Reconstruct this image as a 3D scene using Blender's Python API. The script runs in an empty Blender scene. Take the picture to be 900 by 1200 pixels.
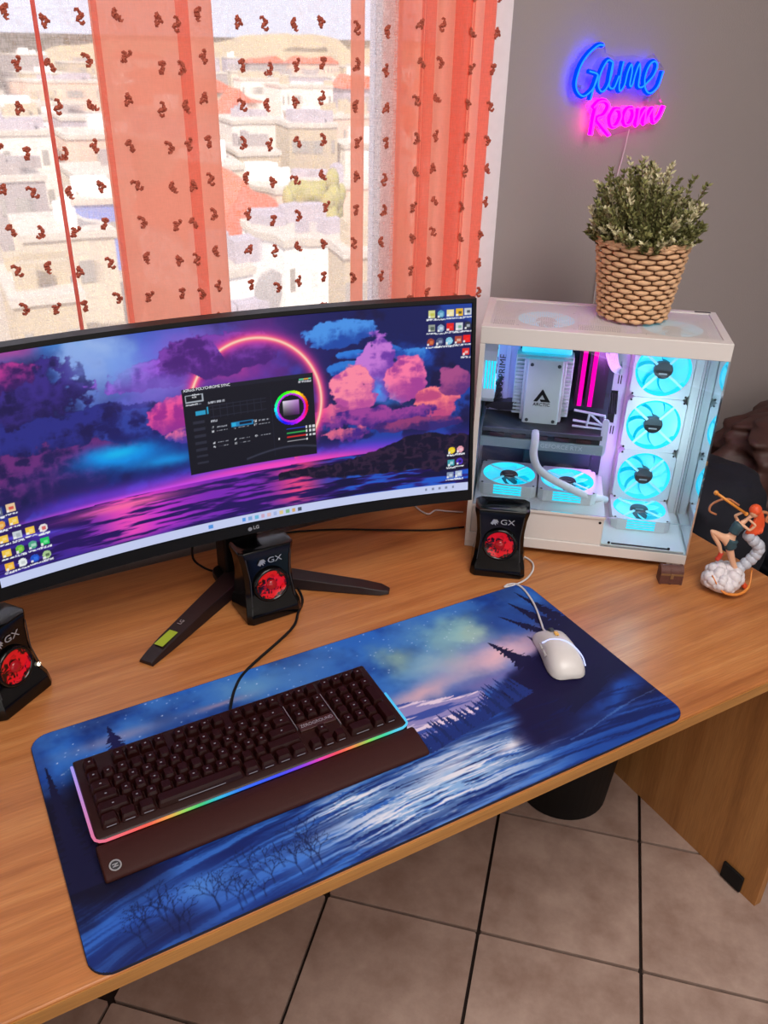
import bpy, bmesh, math, random
import numpy as np
from mathutils import Vector, Matrix
PI = math.pi
random.seed(7); RNG = np.random.default_rng(7)
S = bpy.context.scene
COL = S.collection

# ------------------------------------------------------------------ camera, world, lights, exposure
cd = bpy.data.cameras.new('camera'); cam = bpy.data.objects.new('camera', cd); COL.objects.link(cam)
cd.sensor_fit = 'VERTICAL'; cd.sensor_height = 24.0; cd.lens = 24.0 * 991.68 / 1200; cd.clip_start = 0.02; cd.clip_end = 900
r_, u_, f_ = Vector((0.873597, -0.486181, 0.021378)), Vector((0.217395, 0.429176, 0.876668)), Vector((0.435395, 0.761207, -0.48062))
cam.matrix_world = Matrix(((r_.x, u_.x, -f_.x, 0), (r_.y, u_.y, -f_.y, 0), (r_.z, u_.z, -f_.z, 1.646), (0, 0, 0, 1)))
S.camera = cam
S.view_settings.view_transform = 'Standard'; S.view_settings.look = 'None'; S.view_settings.gamma = 1
S.view_settings.use_curve_mapping = False; S.view_settings.exposure = 0.0
w = bpy.data.worlds.new('sky'); S.world = w; w.use_nodes = True
wb = w.node_tree.nodes['Background']; wb.inputs[0].default_value = (0.86, 0.86, 1.0, 1); wb.inputs[1].default_value = 1.35
def lamp(name, typ, loc, energy, color=(1, 1, 1), size=None, rot=None, **k):
    l = bpy.data.lights.new(name, typ); l.energy = energy; l.color = color
    if size: l.shape = 'RECTANGLE'; l.size, l.size_y = size
    for a, b in k.items(): setattr(l, a, b)
    o = bpy.data.objects.new(name, l); COL.objects.link(o); o.location = loc
    if rot: o.rotation_euler = rot
    return o
lamp('sun_light', 'SUN', (0, -10, 20), 6.0, (1, .93, .82), rot=(math.radians(48), 0, math.radians(-38)), angle=.02)
lamp('ceiling_light', 'AREA', (0.5, -0.3, 2.60), 44, (1.0, .95, .90), (1.3, 1.3))
lamp('front_fill', 'AREA', (0.2, -1.93, 1.45), 15, (1.0, .96, .93), (2.2, 1.9), rot=(math.radians(90), 0, math.radians(0)))   # added fill light behind the viewer, lifts the back wall and case front

# ------------------------------------------------------------------ helpers
def srgb(c):
    if isinstance(c, str): c = [int(c[i:i+2], 16) / 255 for i in (0, 2, 4)]
    return tuple((x / 12.92 if x <= .04045 else ((x + .055) / 1.055) ** 2.4) for x in c)
def props(o, label=None, cat=None, group=None, kind=None):
    if label: o['label'] = label
    if cat: o['category'] = cat
    if group: o['group'] = group
    if kind: o['kind'] = kind
    return o
def thing(name, label, cat, loc=(0, 0, 0), rz=0, group=None):
    o = bpy.data.objects.new(name, None); COL.objects.link(o); o.location = loc; o.rotation_euler = (0, 0, rz); o.empty_display_size = .05
    return props(o, label, cat, group)
def copy_tree(o, parent=None):
    c = o.copy(); COL.objects.link(c)
    if parent: c.parent = parent
    for ch in o.children: copy_tree(ch, c)
    return c
class MB:
    def __init__(s): s.v = []; s.f = []; s.mi = []; s.m = 0
    def add(s, vs, fs, M=None):
        b = len(s.v)
        for p in vs:
            p = Vector(p)
            if M is not None: p = M @ p
            s.v.append(tuple(p))
        for f in fs: s.f.append([b + i for i in f]); s.mi.append(s.m)
        return s
    def box(s, x0, x1, y0, y1, z0, z1, M=None):
        return s.add([(x0,y0,z0),(x1,y0,z0),(x1,y1,z0),(x0,y1,z0),(x0,y0,z1),(x1,y0,z1),(x1,y1,z1),(x0,y1,z1)],
                     [(0,3,2,1),(4,5,6,7),(0,1,5,4),(1,2,6,5),(2,3,7,6),(3,0,4,7)], M)
    def prism(s, poly, a, b, ax='z', M=None):
        n = len(poly)
        def P(p, h): return {'z': (p[0], p[1], h), 'y': (p[0], h, p[1]), 'x': (h, p[0], p[1])}[ax]
        vs = [P(p, a) for p in poly] + [P(p, b) for p in poly]
        fs = [tuple(range(n))[::-1], tuple(range(n, 2 * n))] + [(i, (i + 1) % n, n + (i + 1) % n, n + i) for i in range(n)]
        return s.add(vs, fs, M)
    def lathe(s, prof, n=24, M=None, caps=True):
        vs = []; fs = []
        for r, z in prof:
            for k in range(n): a = 2 * PI * k / n; vs.append((r * math.cos(a), r * math.sin(a), z))
        for i in range(len(prof) - 1):
            for k in range(n): k2 = (k + 1) % n; fs.append((i*n+k, i*n+k2, (i+1)*n+k2, (i+1)*n+k))
        if caps: fs.append(tuple(range(n))[::-1]); fs.append(tuple((len(prof)-1)*n + k for k in range(n)))
        return s.add(vs, fs, M)
    def loft(s, rings, caps=True, M=None):
        n = len(rings[0]); vs = [p for r in rings for p in r]; fs = []
        for i in range(len(rings) - 1):
            for k in range(n): k2 = (k + 1) % n; fs.append((i*n+k, i*n+k2, (i+1)*n+k2, (i+1)*n+k))
        if caps: fs.append(tuple(range(n))[::-1]); fs.append(tuple((len(rings)-1)*n + k for k in range(n)))
        return s.add(vs, fs, M)
    def tube(s, pts, r, n=8, M=None, closed=False):
        pts = [Vector(p) for p in pts]; rings = []; up = Vector((0, 0, 1)); N = len(pts)
        rr = r if hasattr(r, '__len__') else [r] * N
        prev = None
        for i, p in enumerate(pts):
            t = (pts[min(i + 1, N - 1)] - pts[max(i - 1, 0)]).normalized()
            if prev is None: a = t.cross(up); a = a if a.length > .1 else t.cross(Vector((1, 0, 0)))
            else: a = prev - t * prev.dot(t)
            a.normalize(); prev = a; b = t.cross(a)
            rings.append([p + (a * math.cos(2*PI*k/n) + b * math.sin(2*PI*k/n)) * rr[i] for k in range(n)])
        return s.loft(rings, True, M)
    def ball(s, c, r, n=12, m=8, M=None):
        r = r if hasattr(r, '__len__') else (r, r, r)
        prof = [[(c[0] + r[0]*math.sin(PI*(j+.02)/(m+.04))*math.cos(2*PI*k/n), c[1] + r[1]*math.sin(PI*(j+.02)/(m+.04))*math.sin(2*PI*k/n), c[2] - r[2]*math.cos(PI*(j+.02)/(m+.04))) for k in range(n)] for j in range(m + 1)]
        return s.loft(prof, True, M)
    def mesh(s, name, smooth=False):
        me = bpy.data.meshes.new(name); me.from_pydata(s.v, [], s.f)
        if any(s.mi): me.polygons.foreach_set('material_index', s.mi)
        bm = bmesh.new(); bm.from_mesh(me); bmesh.ops.recalc_face_normals(bm, faces=bm.faces); bm.to_mesh(me); bm.free()
        if smooth: me.polygons.foreach_set('use_smooth', [True] * len(me.polygons))
        me.update(); return me
    def build(s, name, mat, parent=None, smooth=False, bevel=0, seg=2, label=None, kind=None, sub=0):
        me = s.mesh(name, smooth)
        for m in (mat if isinstance(mat, (list, tuple)) else [mat]): me.materials.append(m)
        o = bpy.data.objects.new(name, me); COL.objects.link(o)
        if parent: o.parent = parent
        if bevel:
            b = o.modifiers.new('bevel', 'BEVEL'); b.width = bevel; b.segments = seg; b.limit_method = 'ANGLE'; b.angle_limit = .6
            me.polygons.foreach_set('use_smooth', [True] * len(me.polygons)); b.harden_normals = True
        if sub:
            b = o.modifiers.new('subdivision', 'SUBSURF'); b.levels = b.render_levels = sub
            me.polygons.foreach_set('use_smooth', [True] * len(me.polygons))
        return props(o, label, kind=kind)
def smooth_path(pts, k=6):
    P = [Vector(p) for p in pts]; P = [2 * P[0] - P[1]] + P + [2 * P[-1] - P[-2]]; out = []
    for i in range(1, len(P) - 2):
        a, b, c, d = P[i-1:i+3]
        for j in range(k):
            t = j / k; out.append(.5 * ((2*b) + (c-a)*t + (2*a-5*b+4*c-d)*t*t + (3*b-a-3*c+d)*t**3))
    return out + [P[-2]]
def rrect(x0, x1, y0, y1, r, n=6):
    out = []
    for cx, cy, a0 in ((x1-r, y1-r, 0), (x0+r, y1-r, 90), (x0+r, y0+r, 180), (x1-r, y0+r, 270)):
        for k in range(n + 1): a = math.radians(a0 + 90 * k / n); out.append((cx + r*math.cos(a), cy + r*math.sin(a)))
    return out
def text_mesh(name, body, size, mat, parent, M, extrude=.0002, fn=None, align='LEFT', sx=1.0, bold=0):
    c = bpy.data.curves.new('t', 'FONT'); c.body = body; c.size = size; c.extrude = extrude; c.resolution_u = 3; c.align_x = align; c.align_y = 'BOTTOM'; c.offset = bold
    o = bpy.data.objects.new('t', c); COL.objects.link(o)
    dg = bpy.context.evaluated_depsgraph_get(); me = bpy.data.meshes.new_from_object(o.evaluated_get(dg)); bpy.data.objects.remove(o)
    for v in me.vertices:
        p = Vector((v.co.x * sx, v.co.y, v.co.z)); v.co = fn(p) if fn else M @ p
    me.materials.clear(); me.materials.append(mat); me.name = name
    ob = bpy.data.objects.new(name, me); COL.objects.link(ob); ob.parent = parent
    return ob

# ------------------------------------------------------------------ materials
class NT:
    def __init__(s, name):
        s.m = bpy.data.materials.new(name); s.m.use_nodes = True; s.t = s.m.node_tree; s.n = s.t.nodes; s.l = s.t.links
        s.b = s.n['Principled BSDF']; s.o = s.n['Material Output']
    def node(s, t, **k):
        n = s.n.new(t)
        for a, b in k.items():
            if a.startswith('i_'): n.inputs[a[2:].replace('_', ' ')].default_value = b
            else: setattr(n, a, b)
        return n
    def link(s, a, b): s.l.new(a, b)
def mat(name, col, rough=.5, metal=0, emit=None, es=0, noise=None, bump=None, spec=None, coat=0, trans=0, sss=0):
    """noise=(scale, amount) mottles the colour; bump=(scale, strength)"""
    N = NT(name); b = N.b; c = srgb(col) + (1,)
    b.inputs['Base Color'].default_value = c; b.inputs['Roughness'].default_value = rough; b.inputs['Metallic'].default_value = metal
    if spec is not None: b.inputs['Specular IOR Level'].default_value = spec
    b.inputs['Coat Weight'].default_value = coat
    if coat: b.inputs['Coat Roughness'].default_value = .08
    if emit is not None: b.inputs['Emission Color'].default_value = tuple(emit) + (1,); b.inputs['Emission Strength'].default_value = es
    noise = noise or (60, .06)
    tc = N.node('ShaderNodeTexCoord'); nz = N.node('ShaderNodeTexNoise'); nz.inputs['Scale'].default_value = noise[0]; nz.inputs['Detail'].default_value = 3
    N.link(tc.outputs['Object'], nz.inputs['Vector'])
    mr = N.node('ShaderNodeMapRange'); mr.inputs['To Min'].default_value = 1 - noise[1]; mr.inputs['To Max'].default_value = 1 + noise[1]
    N.link(nz.outputs['Fac'], mr.inputs['Value'])
    mx = N.node('ShaderNodeMix', data_type='RGBA', blend_type='MULTIPLY'); mx.inputs[0].default_value = 1; mx.inputs[6].default_value = c
    N.link(mr.outputs[0], mx.inputs[7]); N.link(mx.outputs[2], b.inputs['Base Color'])
    if bump:
        n2 = N.node('ShaderNodeTexNoise'); n2.inputs['Scale'].default_value = bump[0]; N.link(tc.outputs['Object'], n2.inputs['Vector'])
        bp = N.node('ShaderNodeBump'); bp.inputs['Strength'].default_value = bump[1]; bp.inputs['Distance'].default_value = .002
        N.link(n2.outputs['Fac'], bp.inputs['Height']); N.link(bp.outputs[0], b.inputs['Normal'])
    return N.m
def glow(name, col, strength):
    N = NT(name); e = N.node('ShaderNodeEmission'); e.inputs[0].default_value = tuple(col) + (1,); e.inputs[1].default_value = strength
    N.link(e.outputs[0], N.o.inputs[0]); return N.m
def wood(name, c0, c1, c2, axis=0, rough=.38, scale=1.0, coat=.0):
    N = NT(name); tc = N.node('ShaderNodeTexCoord'); mp = N.node('ShaderNodeMapping'); sc = [38 * scale] * 3; sc[axis] = 1.6 * scale
    mp.inputs['Scale'].default_value = sc; N.link(tc.outputs['Object'], mp.inputs[0])
    n1 = N.node('ShaderNodeTexNoise'); n1.inputs['Scale'].default_value = 1; n1.inputs['Detail'].default_value = 6; n1.inputs['Roughness'].default_value = .62; n1.inputs['Distortion'].default_value = .6; N.link(mp.outputs[0], n1.inputs[0])
    mp2 = N.node('ShaderNodeMapping'); s2 = [420] * 3; s2[axis] = 22; mp2.inputs['Scale'].default_value = s2; N.link(tc.outputs['Object'], mp2.inputs[0])
    n2 = N.node('ShaderNodeTexNoise'); n2.inputs['Scale'].default_value = 1; n2.inputs['Detail'].default_value = 2; N.link(mp2.outputs[0], n2.inputs[0])
    r = N.node('ShaderNodeValToRGB'); e = r.color_ramp.elements; e[0].position = .3; e[1].position = .72
    e[0].color = srgb(c0) + (1,); e[1].color = srgb(c2) + (1,); m = r.color_ramp.elements.new(.5); m.color = srgb(c1) + (1,)
    N.link(n1.outputs['Fac'], r.inputs[0])
    mr = N.node('ShaderNodeMapRange'); mr.inputs['From Min'].default_value = .3; mr.inputs['From Max'].default_value = .7; mr.inputs['To Min'].default_value = .86; mr.inputs['To Max'].default_value = 1.08; N.link(n2.outputs['Fac'], mr.inputs[0])
    mx = N.node('ShaderNodeMix', data_type='RGBA', blend_type='MULTIPLY'); mx.inputs[0].default_value = 1; N.link(r.outputs[0], mx.inputs[6]); N.link(mr.outputs[0], mx.inputs[7])
    N.link(mx.outputs[2], N.b.inputs['Base Color']); N.b.inputs['Roughness'].default_value = rough; N.b.inputs['Coat Weight'].default_value = coat
    return N.m
M = {}
M['desk'] = wood('beech_laminate', '9c5c30', 'b5723e', 'c78850', 0, .34)
M['panel'] = wood('beech_panel', '9a6636', 'ad7640', 'ba844c', 2, .5, .6)
M['desk_edge'] = wood('beech_edge', 'a06c34', 'b07a3e', 'bc8848', 0, .4)
M['black'] = mat('black_plastic', '070709', .42, noise=(40, .2), spec=.25); M['gloss'] = mat('gloss_black', '050506', .14, coat=.15, spec=.35)
M['matte'] = mat('matte_black', '0c0b0c', .65, spec=.3); M['white'] = mat('white_metal', 'd9d3cf', .42, noise=(9, .02)); M['white2'] = mat('white_plastic', 'cfcacb', .35)
M['frame_white'] = mat('window_white', 'f4eef4', .35); M['dark_grey'] = mat('dark_grey', '2a2b30', .5); M['silver'] = mat('silver_print', 'b9bcc0', .3, .6)
N = NT('red_cone'); tc = N.node('ShaderNodeTexCoord'); nz = N.node('ShaderNodeTexNoise'); nz.inputs['Scale'].default_value = 62; nz.inputs['Detail'].default_value = 2; nz.inputs['Distortion'].default_value = 1.4; N.link(tc.outputs['Object'], nz.inputs[0])  # dark noise blotches painted for reflections on the cone, plus a faint added glow
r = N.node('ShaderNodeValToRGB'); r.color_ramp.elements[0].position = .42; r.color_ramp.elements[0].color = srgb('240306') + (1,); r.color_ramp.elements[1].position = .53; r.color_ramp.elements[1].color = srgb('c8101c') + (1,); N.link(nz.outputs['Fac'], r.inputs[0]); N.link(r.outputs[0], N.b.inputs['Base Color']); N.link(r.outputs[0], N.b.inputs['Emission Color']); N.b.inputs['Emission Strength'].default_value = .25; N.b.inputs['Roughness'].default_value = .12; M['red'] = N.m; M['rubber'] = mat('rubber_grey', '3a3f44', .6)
M['wall'] = mat('grey_wall_paint', 'a69c9a', .85, noise=(3, .04), bump=(220, .25)); M['ceil'] = mat('ceiling_paint', 'e6e2de', .9)
M['grout'] = mat('dark_grout', '2c201c', .9); M['fig'] = mat('figurine_skin', 'e0ad8c', .4)

# ------------------------------------------------------------------ setting
def structure(mb, name, m, label, parent=None, bevel=0):
    o = mb.build(name, m, parent, bevel=bevel)
    if not parent: props(o, label, kind='structure')
    return o
XL, XR, YF, YB, ZC = -1.75, 2.6, -2.0, 1.5, 2.7
fl = structure(MB().box(XL, XR, YF, YB + .02, -.06, -.012), 'floor', M['grout'], 'tiled floor with dark grout lines under the desk')
def tile_mat():
    N = NT('stoneware_tile'); tc = N.node('ShaderNodeTexCoord'); oi = N.node('ShaderNodeObjectInfo')
    ad = N.node('ShaderNodeVectorMath', operation='ADD'); N.link(tc.outputs['Object'], ad.inputs[0])
    sc = N.node('ShaderNodeVectorMath', operation='SCALE'); sc.inputs[3].default_value = 9; cx = N.node('ShaderNodeCombineXYZ')
    for i in range(3): N.link(oi.outputs['Random'], cx.inputs[i])
    N.link(cx.outputs[0], sc.inputs[0]); N.link(sc.outputs[0], ad.inputs[1])
    n = N.node('ShaderNodeTexNoise'); n.inputs['Scale'].default_value = 9; n.inputs['Detail'].default_value = 7; n.inputs['Roughness'].default_value = .65; N.link(ad.outputs[0], n.inputs[0])
    r = N.node('ShaderNodeValToRGB'); e = r.color_ramp.elements; e[0].position = .32; e[1].position = .68; e[0].color = srgb('9a7f72') + (1,); e[1].color = srgb('bea598') + (1,)
    N.link(n.outputs['Fac'], r.inputs[0]); N.link(r.outputs[0], N.b.inputs['Base Color']); N.b.inputs['Roughness'].default_value = .42
    bp = N.node('ShaderNodeBump'); bp.inputs['Strength'].default_value = .25; bp.inputs['Distance'].default_value = .003; N.link(n.outputs['Fac'], bp.inputs['Height']); N.link(bp.outputs[0], N.b.inputs['Normal'])
    return N.m
tm = tile_mat(); TS = .3363; ta = math.radians(-43.53)
t_me = MB().prism(rrect(.0036, TS - .0036, .0036, TS - .0036, .003, 1), -.012, 0).mesh('tile'); t_me.materials.append(tm)
for i in range(-14, 15):
    for j in range(-14, 15):
        cx, cy = .5222 + TS*(math.cos(ta)*i - math.sin(ta)*j), 1.1229 + TS*(math.sin(ta)*i + math.cos(ta)*j)
        mx, my = cx + TS*.7*math.cos(ta + PI/4), cy + TS*.7*math.sin(ta + PI/4)
        if -.75 < mx < 2.25 and -.55 < my < YB - .25:
            o = bpy.data.objects.new('tile', t_me); COL.objects.link(o); o.location = (cx, cy, 0); o.rotation_euler = (0, 0, ta); o.parent = fl
structure(MB().box(-.75, 2.25, YB - .2, YB, -.012, -.001), 'tile', tm, None, fl)

WX0, WX1, WZ0, WZ1 = -1.3, 1.062, .93, 2.3
mb = MB().box(XL, WX0, YB, YB+.22, 0, ZC).box(WX1+.038, XR, YB, YB+.22, 0, ZC).box(WX0, WX1+.038, YB, YB+.22, 0, WZ0).box(WX0, WX1+.038, YB, YB+.22, WZ1, ZC)
structure(mb, 'wall_back', M['wall'], 'grey painted wall with the window and the neon sign')
structure(MB().box(XR, XR+.1, YF, YB+.22, 0, ZC), 'wall_right', M['wall'], 'grey side wall beyond the desk end')
structure(MB().box(XL-.1, XL, YF, YB+.22, 0, ZC), 'wall_left', M['ceil'], 'pale side wall behind the left of the desk')
structure(MB().box(XL, XR, YF-.1, YF, 0, ZC), 'wall_front', M['ceil'], 'pale wall behind the viewer')
structure(MB().box(XL, XR, YF, YB+.22, ZC, ZC+.08), 'ceiling', M['ceil'], 'white ceiling over the desk')
wn = thing('window_1', 'white framed window behind the sheer curtains', None, (0, 0, 0)); wn['kind'] = 'structure'
def frame(mb, x0, x1, z0, z1, t, y0, y1): return mb.box(x0, x0+t, y0, y1, z0, z1).box(x1-t, x1, y0, y1, z0, z1).box(x0+t, x1-t, y0, y1, z0, z0+t).box(x0+t, x1-t, y0, y1, z1-t, z1)
frame(MB(), WX0, WX1 + .038, WZ0, WZ1, .05, YB - .008, YB + .1).build('window_frame', M['frame_white'], wn, bevel=.003)
for a, b in ((WX0+.05, -.12), (-.12, .89), (.89, WX1-.012)):
    if b - a > .3: frame(MB(), a, b, WZ0+.05, WZ1-.05, .04, YB+.03, YB+.08).build('sash', M['frame_white'], wn, bevel=.003)
    gm = NT('window_glass')
def glass(name, tint=(1, 1, 1), refl=.08):
    N = NT(name); t = N.node('ShaderNodeBsdfTransparent'); t.inputs[0].default_value = tuple(tint) + (1,); g = N.node('ShaderNodeBsdfGlossy'); g.inputs['Roughness'].default_value = .01
    lw = N.node('ShaderNodeLayerWeight'); lw.inputs[0].default_value = .25; mr = N.node('ShaderNodeMapRange'); mr.inputs['To Min'].default_value = refl * .5; mr.inputs['To Max'].default_value = .75; N.link(lw.outputs['Fresnel'], mr.inputs[0])
    mx = N.node('ShaderNodeMixShader'); N.link(mr.outputs[0], mx.inputs[0]); N.link(t.outputs[0], mx.inputs[1]); N.link(g.outputs[0], mx.inputs[2]); N.link(mx.outputs[0], N.o.inputs[0]); return N.m
M['pane'] = glass('window_glass', (.97, .98, 1), .04); M['case_glass'] = glass('case_glass', (.93, .97, .98), .05)
MB().box(-.08, .85, YB+.053, YB+.057, WZ0+.09, WZ1-.09).build('pane', M['pane'], wn)
MB().box(WX0+.09, -.16, YB+.053, YB+.057, WZ0+.09, WZ1-.09).build('pane', M['pane'], wn)
structure(MB().box(WX1-.004, WX1+.038, YB-.016, YB-.008, WZ0-.03, WZ1+.04), 'trim_1', M['frame_white'], 'white casing strip between the curtain and the grey wall')
structure(MB().box(XL, XR, YB-.012, YB, 0, .08), 'baseboard_back', M['panel'], 'low skirting along the window wall')

# ------------------------------------------------------------------ town outside
def facade(name, c, v=.05): return mat(name, c, .9, noise=(.25, .12))
house_m = [facade('render_' + str(i), c) for i, c in enumerate(['efe6d8', 'd6c8b0', 'b8adb4', 'fbf8f2', 'c4b294', 'a89c98', 'e0bfa8'])]
roof_m = facade('terracotta', 'd9663c'); flat_m = facade('flat_roof', 'cfc4b4'); win_m = mat('far_window', 'a39c92', .6)
GZ = -12
gr = MB().box(-60, 330, 8, 330, GZ - .5, GZ).build('ground', facade('town_ground', 'b9ab98')); props(gr, 'pale ground between the houses of the town outside', kind='structure')
st = MB().prism([(6, 20), (11, 18), (26, 60), (22, 62)], GZ, GZ + .05).build('street', facade('asphalt', '9a9494')); props(st, 'grey street running between the nearest houses outside', kind='structure')
hl = MB()
pts = []
for i in range(41):
    x = -80 + i * 15; pts.append((x, 3.0 + 2.0 * math.sin(i * .5) + 1.2 * math.sin(i * 1.3)))
hl.loft([[(x, 300, GZ) for x, z in pts], [(x, 330 + 10 * math.sin(x * .05), z * .5 - 3) for x, z in pts], [(x, 345, z) for x, z in pts]], caps=False)
hh = hl.build('hills', mat('dry_hill', 'b7a27e', .95, noise=(.05, .2)), smooth=True); props(hh, 'dry tan hills on the horizon beyond the town', kind='structure')
def house(x0, x1, y0, y1, z1, m, roof=None, label='pale flat roofed block of the town beyond the curtain', group='pale town blocks', floors=3, cat='building'):
    t = thing('house', label, cat, ((x0+x1)/2, (y0+y1)/2, GZ), 0, group); W, D, H = (x1-x0)/2, (y1-y0)/2, z1 - GZ
    MB().box(-W, W, -D, D, 0, H).build('wall', m, t)
    if roof: MB().prism([(-W-.5, H), (W+.5, H), (0, H + roof)], -D-.5, D+.5, 'y').build('roof', roof_m, t)
    else: MB().box(-W-.15, W+.15, -D-.15, D+.15, H, H + .35).build('roof', flat_m, t)
    if not roof:
        cl = MB(); rq = random.Random(int(x0*37 + y0))
        for k in range(rq.randint(3, 6)):
            a_, b_, c_ = rq.uniform(-W*.8, W*.6), rq.uniform(-D*.8, D*.5), rq.uniform(.5, 1.4); cl.box(a_, a_ + rq.uniform(.5, 2), b_, b_ + rq.uniform(.5, 1.5), H+.3, H + .3 + c_)
        cl.build('roof_clutter', rq.choice([house_m[3], house_m[5], house_m[2], house_m[4]]), t, kind='stuff')
    if x1 - x0 > 0 and floors:
        n = max(2, int((x1 - x0) / 1.7))
        w_me = MB().box(-.3, .3, -.06, .02, 0, 1.1).mesh('window'); w_me.materials.append(win_m)
        for fz in range(floors):
            for k in range(n):
                o = bpy.data.objects.new('window', w_me); COL.objects.link(o); o.parent = t; o.location = (-W + (k + .5) * 2 * W / n, -D, H - 2.2 - fz * 3)
    return t
house(14.5, 21.0, 46, 56, -7.9, house_m[3], 3.0, 'white house with a big terracotta gable roof', None, 1)
house(12.4, 14.4, 36, 40, -7.6, house_m[3], None, 'small white annex below the terracotta gable house', None, 1)
house(16.6, 20.0, 38, 44, -7.0, house_m[3], None, 'beige flat roofed block right of the street', None, 1)
house(17.4, 19.0, 33, 36, -6.6, house_m[4], None, 'cream block by the narrow curtain band', None, 1)
house(6.0, 9.2, 44, 50, -7.0, house_m[1], None, 'cream block low behind the left sheer panel', None, 1)
house(10.6, 12.8, 58, 62, -7.7, facade('blue_render', '7f8fd0'), None, 'pale blue house beside the wide orange panel', None, 1)
house(3.2, 6.2, 34, 40, -7.4, house_m[4], None, 'tan block at the window left bottom corner', None, 1)
house(10.2, 12.3, 31, 34, -9.2, house_m[3], None, 'low white shed beside the street', None, 0)
rs = random.Random(3)
for row, (Y, zt) in enumerate([(64, -6.6), (74, -5.6), (86, -5.0), (100, -4.6), (125, -4.2), (155, -3.6), (195, -3.0), (245, -2.2)]):
    x = Y * .10
    while x < Y * .62:
        wd = rs.uniform(3.5, 7) * (Y / 90) ** .7
        pit = rs.random() < .18; house(x, x + wd, Y + rs.uniform(-1, 2), Y + 8, zt + rs.uniform(-2.2, .9), rs.choice(house_m), 1.8 if pit else None, floors=2 if Y < 130 else 1, label='pale block with a terracotta pitched roof in the far town' if pit else 'pale flat roofed block of the town beyond the curtain', group='terracotta roofed town blocks' if pit else 'pale town blocks')
        x += wd + rs.uniform(1.4, 4)
def bushy(name, label, x, y, z, r, m, tr=1.5):
    t = thing(name, label, 'tree', (x, y, GZ)); mb = MB(); q = random.Random(int(x*10))
    for k in range(26):
        a, b = q.uniform(0, 6.28), q.uniform(-1, 1); rr = r * q.uniform(.4, .85); c = math.sqrt(max(0, 1-b*b))
        mb.ball((rr*c*math.cos(a), rr*c*math.sin(a), z - GZ + rr*b), r * q.uniform(.25, .42), 8, 6)
    mb.build('foliage', m, t, smooth=True); MB().lathe([(.25, 0), (.18, z - GZ)], 8).build('trunk', mat('bark', '5b4636', .9), t)
bushy('leafy_tree', 'round olive green tree beyond the terracotta gable house', 24.2, 50, -7.0, 2.2, mat('olive_leaves', 'a39a56', .9, noise=(1, .3)))

# ------------------------------------------------------------------ curtain
def sheer(name, col, trans, weave=1.0, blur=.17):
    N = NT(name); tc = N.node('ShaderNodeTexCoord'); mp = N.node('ShaderNodeMapping'); mp.inputs['Scale'].default_value = (520, 60, 90); N.link(tc.outputs['Object'], mp.inputs[0])
    mp2 = N.node('ShaderNodeMapping'); mp2.inputs['Scale'].default_value = (60, 60, 560); N.link(tc.outputs['Object'], mp2.inputs[0])
    a = N.node('ShaderNodeTexNoise'); a.inputs['Scale'].default_value = 1; a.inputs['Detail'].default_value = 1; N.link(mp.outputs[0], a.inputs[0])
    b = N.node('ShaderNodeTexNoise'); b.inputs['Scale'].default_value = 1; b.inputs['Detail'].default_value = 1; N.link(mp2.outputs[0], b.inputs[0])
    ad = N.node('ShaderNodeMath', operation='ADD'); N.link(a.outputs['Fac'], ad.inputs[0]); N.link(b.outputs['Fac'], ad.inputs[1])
    mr = N.node('ShaderNodeMapRange'); mr.inputs['From Min'].default_value = .7; mr.inputs['From Max'].default_value = 1.3
    mr.inputs['To Min'].default_value = max(0, trans - .2 * weave); mr.inputs['To Max'].default_value = min(1, trans + .2 * weave); N.link(ad.outputs[0], mr.inputs[0])
    tr = N.node('ShaderNodeBsdfRefraction') if blur else N.node('ShaderNodeBsdfTransparent')
    if blur: tr.inputs['IOR'].default_value = 1.03; tr.inputs['Roughness'].default_value = blur
    tl = N.node('ShaderNodeBsdfTranslucent'); df = N.node('ShaderNodeBsdfDiffuse')
    for x in (tl, df): x.inputs[0].default_value = srgb(col) + (1,)
    m1 = N.node('ShaderNodeMixShader'); m1.inputs[0].default_value = .12; N.link(tl.outputs[0], m1.inputs[1]); N.link(df.outputs[0], m1.inputs[2])
    m2 = N.node('ShaderNodeMixShader'); N.link(mr.outputs[0], m2.inputs[0]); N.link(m1.outputs[0], m2.inputs[1]); N.link(tr.outputs[0], m2.inputs[2]); N.link(m2.outputs[0], N.o.inputs[0]); return N.m
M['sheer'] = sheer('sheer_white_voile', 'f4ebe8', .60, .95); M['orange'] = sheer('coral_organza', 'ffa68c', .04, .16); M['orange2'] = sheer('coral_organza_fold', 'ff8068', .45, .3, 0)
CY = 1.452
def cury(x): return CY + .006*math.sin(x*31) + .004*math.sin(x*67+1)
def cury2(x): return CY + .012*math.sin(x*70) + .006*math.sin(x*121+1)
cu = thing('curtain', 'sheer white and coral striped curtain with small brown fringe tufts', 'curtain', (0, 0, .86))
Z0c, Z1c = .0, 1.45
def panel(name, x0, x1, m, f=cury, off=0, label=None):
    n = max(2, int((x1 - x0) / .004)); xs = [x0 + (x1-x0)*i/n for i in range(n+1)]; vs = []; fs = []; K = 8
    for k in range(K + 1):
        z = Z0c + (Z1c - Z0c) * k / K
        for x in xs: vs.append((x, f(x) + off, z))
    L = n + 1
    for k in range(K):
        for i in range(n): fs.append((k*L+i, k*L+i+1, (k+1)*L+i+1, (k+1)*L+i))
    return MB().add(vs, fs).build(name, m, cu, smooth=True, label=label)
panel('sheer_panel', -.62, .3185, M['sheer'], label='sheer white voile with brown tufts'); panel('orange_panel', .3165, .502, M['orange'], off=-.004, label='wide coral organza band')
panel('sheer_panel', .50, .742, M['sheer'], label='sheer white voile with brown tufts'); panel('orange_panel', .740, .767, M['orange'], off=-.004, label='narrow coral band')
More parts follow.
